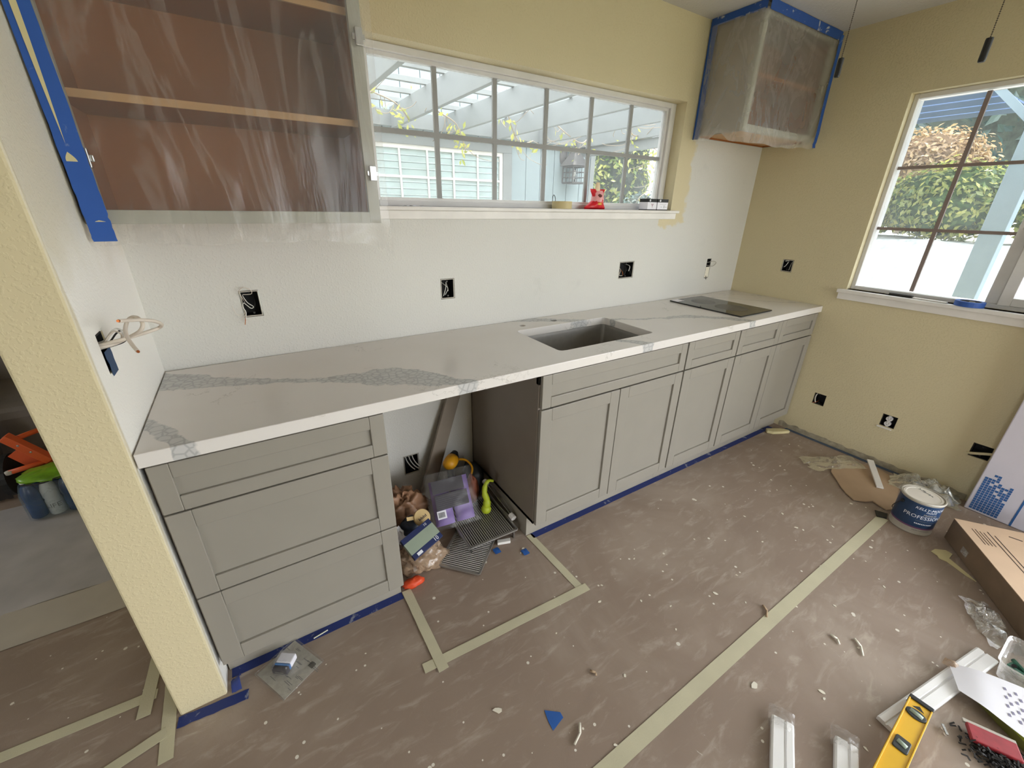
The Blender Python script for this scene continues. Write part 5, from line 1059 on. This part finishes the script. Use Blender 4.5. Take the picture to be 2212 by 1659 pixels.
mesh_obj('base_plate', MB().bar((-.86, 1.0, .30), (-.79, .99, .20), .07, .006, (0, 1, 0)), M_orange, ht)
mesh_obj('rail', MB().tube([(-.74, .99, .22), (-.72, 1.35, .10), (-.71, 1.6, .02)], .0125, 10), M_orange, ht, smooth=True)
mesh_obj('wheel', MB().tube([(-.93, 1.02, .17), (-.90, 1.02, .17)], .11, 24), M_black, ht)
# grey armchair heaped with dark blankets
ar = thing('armchair', 'grey upholstered armchair standing in the dark beyond the hand truck', 'armchair', (-1.05, 1.75, 0))
mesh_obj('seat', MB().box((-1.5, 1.35, .10), (-.55, 2.1, .40)), M_graycloth, ar, bevel=.05)
mesh_obj('backrest', MB().box((-1.5, 2.0, .3), (-.55, 2.25, .95)), M_graycloth, ar, bevel=.06)
for xs in (-1.55, -.62): mesh_obj('armrest', MB().box((xs, 1.32, .10), (xs + .16, 2.2, .62)), M_graycloth, ar, bevel=.06)
for xs, ys in ((-1.45, 1.42), (-.6, 1.42), (-1.45, 2.15), (-.6, 2.15)): mesh_obj('leg', MB().box((xs - .02, ys - .02, 0), (xs + .02, ys + .02, .11)), M_black, ar)
mb = MB(); mb.grid(lambda u, v: (-1.45 + .48 * u, 1.06 + .24 * v, .01 + .40 * v ** .7 * (1 + .1 * fbm(u * 9, v * 2)) + .05 * abs(fbm(u * 14, v * 3, 2))), 40, 16); solo('blanket', mb, M_darkcloth, 'dark blanket slumped on the floor in front of the grey armchair', 'blanket', smooth=True)

# ================================================================== outdoors
mb = MB(); mb.box((-40, -40, -.14), (50, 50, -.065)); struct('ground', mb, mat('lawn_and_soil', (112, 116, 92), 0.95, var=.2, scale=.6))
mb = MB(); mb.box((.001, .141, -.064), (4.6, 2.99, -.02)); mb.box((L + .141, -9, -.064), (4.6, .141, -.02)); mb.box((4.601, .141, -.064), (12, 2.9, -.02)); struct('patio', mb, M_conc)
mb = MB(); mb.grid(lambda u, v: (4.6 + 3.0 * u, -5 + 8.0 * v, .2 + 1.05 * min(1, u * 2.6) + .04 * fbm(u * 12, v * 20)), 40, 60); struct('gravel_bank', mb, M_gravel)
mb = MB(); mb.box((L + .14, -4.9, 2.36), (L + .70, .3, 2.42)); struct('sun_block_eave', mb, M_perg)  # unseen overhang added to keep the sun off all but the sill
# far wing of the house
wo = root_struct('wall_outside', (2.5, 3.0, 0))
mesh_obj('backing', MB().box((.0, 3.02, -.05), (4.62, 3.12, 2.9)), M_joint, wo)
bw = .2205
for k in range(6): mesh_obj('board', MB().box((3.332 + bw * k, 3.0, -.05), (3.332 + bw * (k + 1) - .008, 3.02, 2.9)), M_siding, wo)
for k in range(15): mesh_obj('board', MB().box((3.324 - bw * (k + 1), 3.0, 2.18), (3.324 - bw * k - .008, 3.02, 2.9)), M_siding, wo)
mesh_obj('corner_trim', MB().box((4.60, 2.985, -.05), (4.68, 3.13, 2.9)), M_perg, wo, bevel=.004)
mesh_obj('return_wall', MB().box((4.60, 3.13, -.05), (4.66, 6.0, 2.9)), M_siding, wo)
w3 = root_struct('window_3', (2.2, 3.0, 1.0))
mb = MB(); xa, xb, za, zb = .9, 3.20, .95, 2.075
for a, b in (((xa - .12, 2.97, zb), (xb + .125, 3.02, zb + .105)), ((xb, 2.97, za - .1), (xb + .125, 3.02, zb)), ((xa - .12, 2.97, za - .1), (xa, 3.02, zb)), ((xa, 2.97, za - .1), (xb, 3.02, za))): mb.box(a, b)
mesh_obj('casing', mb, M_perg, w3, bevel=.004)
mb = MB()
for a, b in (((xa, 2.985, zb - .04), (xb, 3.018, zb)), ((xb - .04, 2.985, za), (xb, 3.018, zb - .04)), ((xa, 2.985, za), (xa + .04, 3.018, zb - .04))): mb.box(a, b)
mesh_obj('window_frame', mb, M_trimw, w3)
for k in range(7): mesh_obj('grille_bar', MB().box((1.00 + .3105 * k - .011, 2.988, za), (1.00 + .3105 * k + .011, 3.0, zb - .04)), M_trimw, w3)
mesh_obj('grille_bar', MB().box((xa, 2.987, 1.757), (xb, 3.001, 1.78)), M_trimw, w3)
mesh_obj('pane', MB().box((xa, 3.004, za), (xb, 3.006, zb)), glass('far_window_glass', .03, .95), w3)
for k in range(14): mesh_obj('blind_slat', MB().bar((xa + .03, 3.0125, 1.16 + .065 * k), (xb - .045, 3.0125, 1.16 + .065 * k), .008, .060, (0, .12, 1)), M_blind, w3)
mesh_obj('pale_backing', MB().box((xa, 3.0175, za), (xb, 3.0195, zb)), M_blindgap, w3)
# pergola
pg = thing('pergola', 'white timber pergola with rafters and cross slats outside the kitchen window', 'pergola', (2.7, 1.5, 2.2))
for k in range(7): mesh_obj('rafter', MB().box((.635 + .61 * k, .16, 2.20), (.675 + .61 * k, 2.955, 2.385)), M_perg, pg, bevel=.003)
for k in range(7): mesh_obj('slat', MB().box((.05, .46 + .372 * k, 2.386), (5.2, .50 + .372 * k, 2.424)), mat('weathered_slat', (146, 149, 147), 0.75, var=.12, scale=6), pg, bevel=.002)
mesh_obj('ledger', MB().box((.02, 2.925, 2.22), (4.6, 2.965, 2.36)), M_perg, pg)
mesh_obj('header_beam', MB().box((4.33, .16, 2.10), (4.40, 2.955, 2.199)), M_perg, pg)
mesh_obj('post', MB().box((4.31, .30, -.02), (4.42, .41, 2.10)), M_perg, pg)
# lantern
ln = thing('wall_lantern', 'weathered wall lantern with pitched roof hanging on pale siding', 'lantern', (4.20, 2.9, 1.85))
lx, ly = 4.20, 2.84
mesh_obj('back_plate', MB().lathe([(.0, 0), (.075, .0), (.08, .01), (.06, .025), (.03, .035), (0, .04)], (4.13, 2.998, 2.10), 24, Matrix.Rotation(PI / 2, 4, 'X') @ Matrix.Diagonal((.8, 1.35, 1, 1))), M_lantern, ln)
mesh_obj('arm', MB().tube(crom([(4.13, 2.97, 2.08), (4.15, 2.92, 2.10), (lx, ly + .02, 2.22), (lx + .01, ly, 2.25), (lx + .02, ly, 2.21), (lx, ly, 2.17)]), .009, 8), M_lantern, ln, smooth=True)
mb = MB(); r_ = .135; q_ = [(lx - r_, ly - r_, 1.985), (lx + r_, ly - r_, 1.985), (lx + r_, ly + r_, 1.985), (lx - r_, ly + r_, 1.985), (lx - .02, ly - .02, 2.17), (lx + .02, ly - .02, 2.17), (lx + .02, ly + .02, 2.17), (lx - .02, ly + .02, 2.17)]
mb._add(q_, [(3, 2, 1, 0), (4, 5, 6, 7), (0, 1, 5, 4), (1, 2, 6, 5), (2, 3, 7, 6), (3, 0, 4, 7)]); mesh_obj('roof', mb, M_lantern, ln)
mb = MB(); a_ = .105
for sx, sy in ((-1, -1), (1, -1), (1, 1), (-1, 1)): mb.bar((lx + sx * a_, ly + sy * a_, 1.785), (lx + sx * a_, ly + sy * a_, 1.985), .014, .014, (0, 1, 0))
for z_ in (1.79, 1.85, 1.912, 1.975):
    for p_, s_ in (((-1, -1), (1, -1)), ((1, -1), (1, 1)), ((1, 1), (-1, 1)), ((-1, 1), (-1, -1))): mb.bar((lx + p_[0] * a_, ly + p_[1] * a_, z_), (lx + s_[0] * a_, ly + s_[1] * a_, z_), .008, .014 if z_ in (1.79, 1.975) else .007)
for t_ in (-.35, .35):
    mb.bar((lx + t_ * a_, ly - a_, 1.785), (lx + t_ * a_, ly - a_, 1.985), .007, .007, (0, 1, 0)); mb.bar((lx - a_, ly + t_ * a_, 1.785), (lx - a_, ly + t_ * a_, 1.985), .007, .007, (0, 1, 0))
mesh_obj('cage', mb, M_lantern, ln); mesh_obj('floor_plate', MB().box((lx - a_, ly - a_, 1.775), (lx + a_, ly + a_, 1.786)), M_lantern, ln)
mesh_obj('bulb', MB().lathe([(.01, 0), (.012, .03), (.024, .07), (.02, .10), (0, .115)], (lx, ly, 1.83), 14), M_bulb, ln, smooth=True)
# vines on the pergola
def vine(label, pts, nleaf, seed, rad=.006, curls=5):
    r = thing('climbing_vine', label, 'vine', pts[0]); rr = random.Random(seed); path = crom(pts, 8)
    mesh_obj('stem', MB().tube(path, rad, 6), M_bark, r, smooth=True)
    for k in range(curls):
        p = path[rr.randrange(len(path))]; d = Vector((rr.uniform(-.3, .3), rr.uniform(-.3, .3), rr.uniform(-.22, .05)))
        mesh_obj('tendril', MB().tube(crom([p, p + d * .4 + Vector((0, 0, -.05)), p + d, p + d * 1.3 + Vector((.03, 0, .05))]), rad * .45, 5), M_bark, r, smooth=True)
    mb = MB()
    for k in range(nleaf * 2):
        p = path[rr.randrange(len(path))] + Vector((rr.gauss(0, .05), rr.gauss(0, .05), rr.gauss(-.05, .06))); mb.leaf(p, rr.uniform(.02, .042), (rr.uniform(-1, 1), rr.uniform(-1, 1), rr.uniform(-.3, .8)), rr.random() * 6.28)
    o = mesh_obj('leaves', mb, M_leafy, r); o['kind'] = 'stuff'; return r
VG = 'vines trailing on the pergola'
for lb_, pts, nl, sd_ in (('vine with yellow green leaves at the pergola end nearest the large cabinet', [(1.0, 1.9, 2.33), (1.4, 2.2, 2.35), (1.7, 2.3, 2.30), (1.85, 2.4, 2.20)], 26, 1),
                          ('vine hanging under the second pergola bay', [(1.9, 2.2, 2.40), (2.1, 2.35, 2.30), (2.35, 2.45, 2.22), (2.42, 2.4, 2.0)], 26, 2),
                          ('vine trailing below the middle pergola rafter', [(2.6, 1.9, 2.36), (2.75, 2.1, 2.24), (3.0, 2.3, 2.10), (3.3, 2.5, 2.16)], 14, 3),
                          ('vine stems crossing above the wall lantern', [(3.2, 2.2, 2.38), (3.6, 2.3, 2.24), (3.9, 2.4, 2.18), (4.1, 2.5, 2.25)], 14, 4),
                          ('bare vine tangle at the far pergola corner', [(3.7, 1.6, 2.38), (4.1, 1.8, 2.22), (4.5, 2.0, 2.25), (5.0, 2.2, 2.15), (5.3, 2.0, 1.9)], 22, 5),
                          ('vine twigs hanging over the garden beside the house corner', [(5.3, 2.3, 2.3), (5.2, 2.4, 2.0), (5.4, 2.5, 1.8), (5.2, 2.6, 1.6), (5.6, 2.4, 1.5)], 18, 6)): vine(lb_, pts, nl, sd_, curls=18 if sd_ > 4 else 9)
# shrubs and hedges
def shrub(name, label, cat, boxes, nleaf, size, m, seed, trunk=None, group=None, ground=0.0, core=None):
    rr = random.Random(seed); c = boxes[0]; r = thing(name, label, cat, ((c[0] + c[1]) / 2, (c[2] + c[3]) / 2, ground), group=group); mb = MB(); vol = [(b[1] - b[0]) * (b[3] - b[2]) * (b[5] - b[4]) for b in boxes]
    for k in range(nleaf):
        b = rr.choices(boxes, vol)[0]; d = Vector((rr.gauss(0, 1), rr.gauss(0, 1), rr.gauss(0, 1))).normalized() * (rr.uniform(.72, 1.05))
        p = Vector(((b[0] + b[1]) / 2 + d.x * (b[1] - b[0]) / 2, (b[2] + b[3]) / 2 + d.y * (b[3] - b[2]) / 2, (b[4] + b[5]) / 2 + d.z * (b[5] - b[4]) / 2)); p += Vector((rr.gauss(0, size), rr.gauss(0, size), rr.gauss(0, size)))
        mb.leaf(p, size * rr.uniform(.7, 1.3), d + Vector((rr.uniform(-.8, .8), rr.uniform(-.8, .8), rr.uniform(-.2, 1))), rr.random() * 6.28)
    o = mesh_obj('foliage', mb, m, r); o['kind'] = 'stuff'
    for i_, b in enumerate(boxes): mesh_obj('shade_core', lump(((b[0] + b[1]) / 2, (b[2] + b[3]) / 2, (b[4] + b[5]) / 2), tuple((b[2 * q + 1] - b[2 * q]) * (.41 if core else .45) for q in range(3)), seed + i_ * 3.0, .2, 30, 20), core or mat('foliage_shade', (64, 72, 60), 0.95, var=.4, scale=18, bump=.6, bscale=20), r)  # solid filler core, its dark colour stands in for shade between leaves
    b = boxes[0]; cx, cy = (b[0] + b[1]) / 2, (b[2] + b[3]) / 2
    mb = MB(); mb.tube([(cx, cy, ground), (cx + .03, cy - .02, (ground + b[4] + b[5]) / 3), (cx, cy, (b[4] + b[5]) / 2)], [.06, .045, .02], 8); mesh_obj('trunk', mb, M_bark, r, smooth=True)
    return r
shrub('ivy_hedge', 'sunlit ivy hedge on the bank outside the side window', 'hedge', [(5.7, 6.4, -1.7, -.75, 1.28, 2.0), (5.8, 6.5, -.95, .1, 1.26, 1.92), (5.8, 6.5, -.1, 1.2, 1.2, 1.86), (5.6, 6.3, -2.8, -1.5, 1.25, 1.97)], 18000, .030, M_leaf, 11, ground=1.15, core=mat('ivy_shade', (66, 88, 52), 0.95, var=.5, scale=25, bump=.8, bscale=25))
shrub('dry_shrub', 'dry brown shrub behind the ivy hedge', 'shrub', [(6.75, 7.3, -.4, .7, 1.6, 2.34)], 5200, .028, M_leafb, 13, ground=1.2, core=mat('dry_twigs', (120, 98, 74), 0.95, var=.3, scale=30, bump=.6, bscale=40))
shrub('shade_tree', 'dark shaded tree behind the dry shrub', 'tree', [(8.2, 9.6, -.7, 4.4, 1.2, 5.2)], 9000, .09, M_leafd, 14, ground=1.2, group='dark trees at the back of the garden')
shrub('shade_tree', 'dark shaded tree behind the grey blue post', 'tree', [(8.0, 9.4, -4.6, -1.4, 1.0, 5.0)], 7000, .09, M_leafd, 15, ground=1.2, group='dark trees at the back of the garden')
shrub('garden_tree', 'pale leafy tree beyond the pergola end', 'tree', [(6.6, 8.4, 5.0, 6.0, 1.0, 3.6)], 5200, .065, M_leaf, 16, ground=-.02)
shrub('garden_bush', 'green bush growing in front of the garden fence', 'bush', [(6.0, 7.6, 3.5, 4.3, .6, 1.72)], 3600, .05, M_leafd, 17, ground=-.02)
fn_ = thing('garden_fence', 'dark green board fence at the back of the garden', 'fence', (7.5, 6.4, 0))
for k in range(24): mesh_obj('board', MB().box((4.7 + .2 * k, 6.4, -.02), (4.885 + .2 * k, 6.425, 2.15 + .0 * k)), M_fence, fn_)
mesh_obj('rail', MB().box((4.7, 6.425, 1.85), (9.5, 6.46, 1.94)), M_fence, fn_)
# patio cover outside the side window
pv = thing('patio_cover', 'slate blue slatted patio cover on a grey blue post in the garden', 'patio cover', (4.86, -1.02, 0))
for k in range(9): mesh_obj('roof_board', MB().box((3.22 + .305 * (k + 1) + .0, -.70 + .0, 2.30), (3.22 + .305 * (k + 1) + .262, 1.3, 2.312)), M_bluewood, pv) if k > 4 else None
mesh_obj('post', MB().box((4.80, -1.085, -.02), (4.92, -.965, 2.30)), M_bluepost, pv, bevel=.004)
mesh_obj('beam', MB().box((4.80, -3.2, 2.30), (4.92, -.70, 2.44)), M_bluepost, pv)
mesh_obj('brace', MB().bar((4.86, -.97, 2.05), (4.86, -.72, 2.30), .04, .06, (1, 0, 0)), M_bluepost, pv)
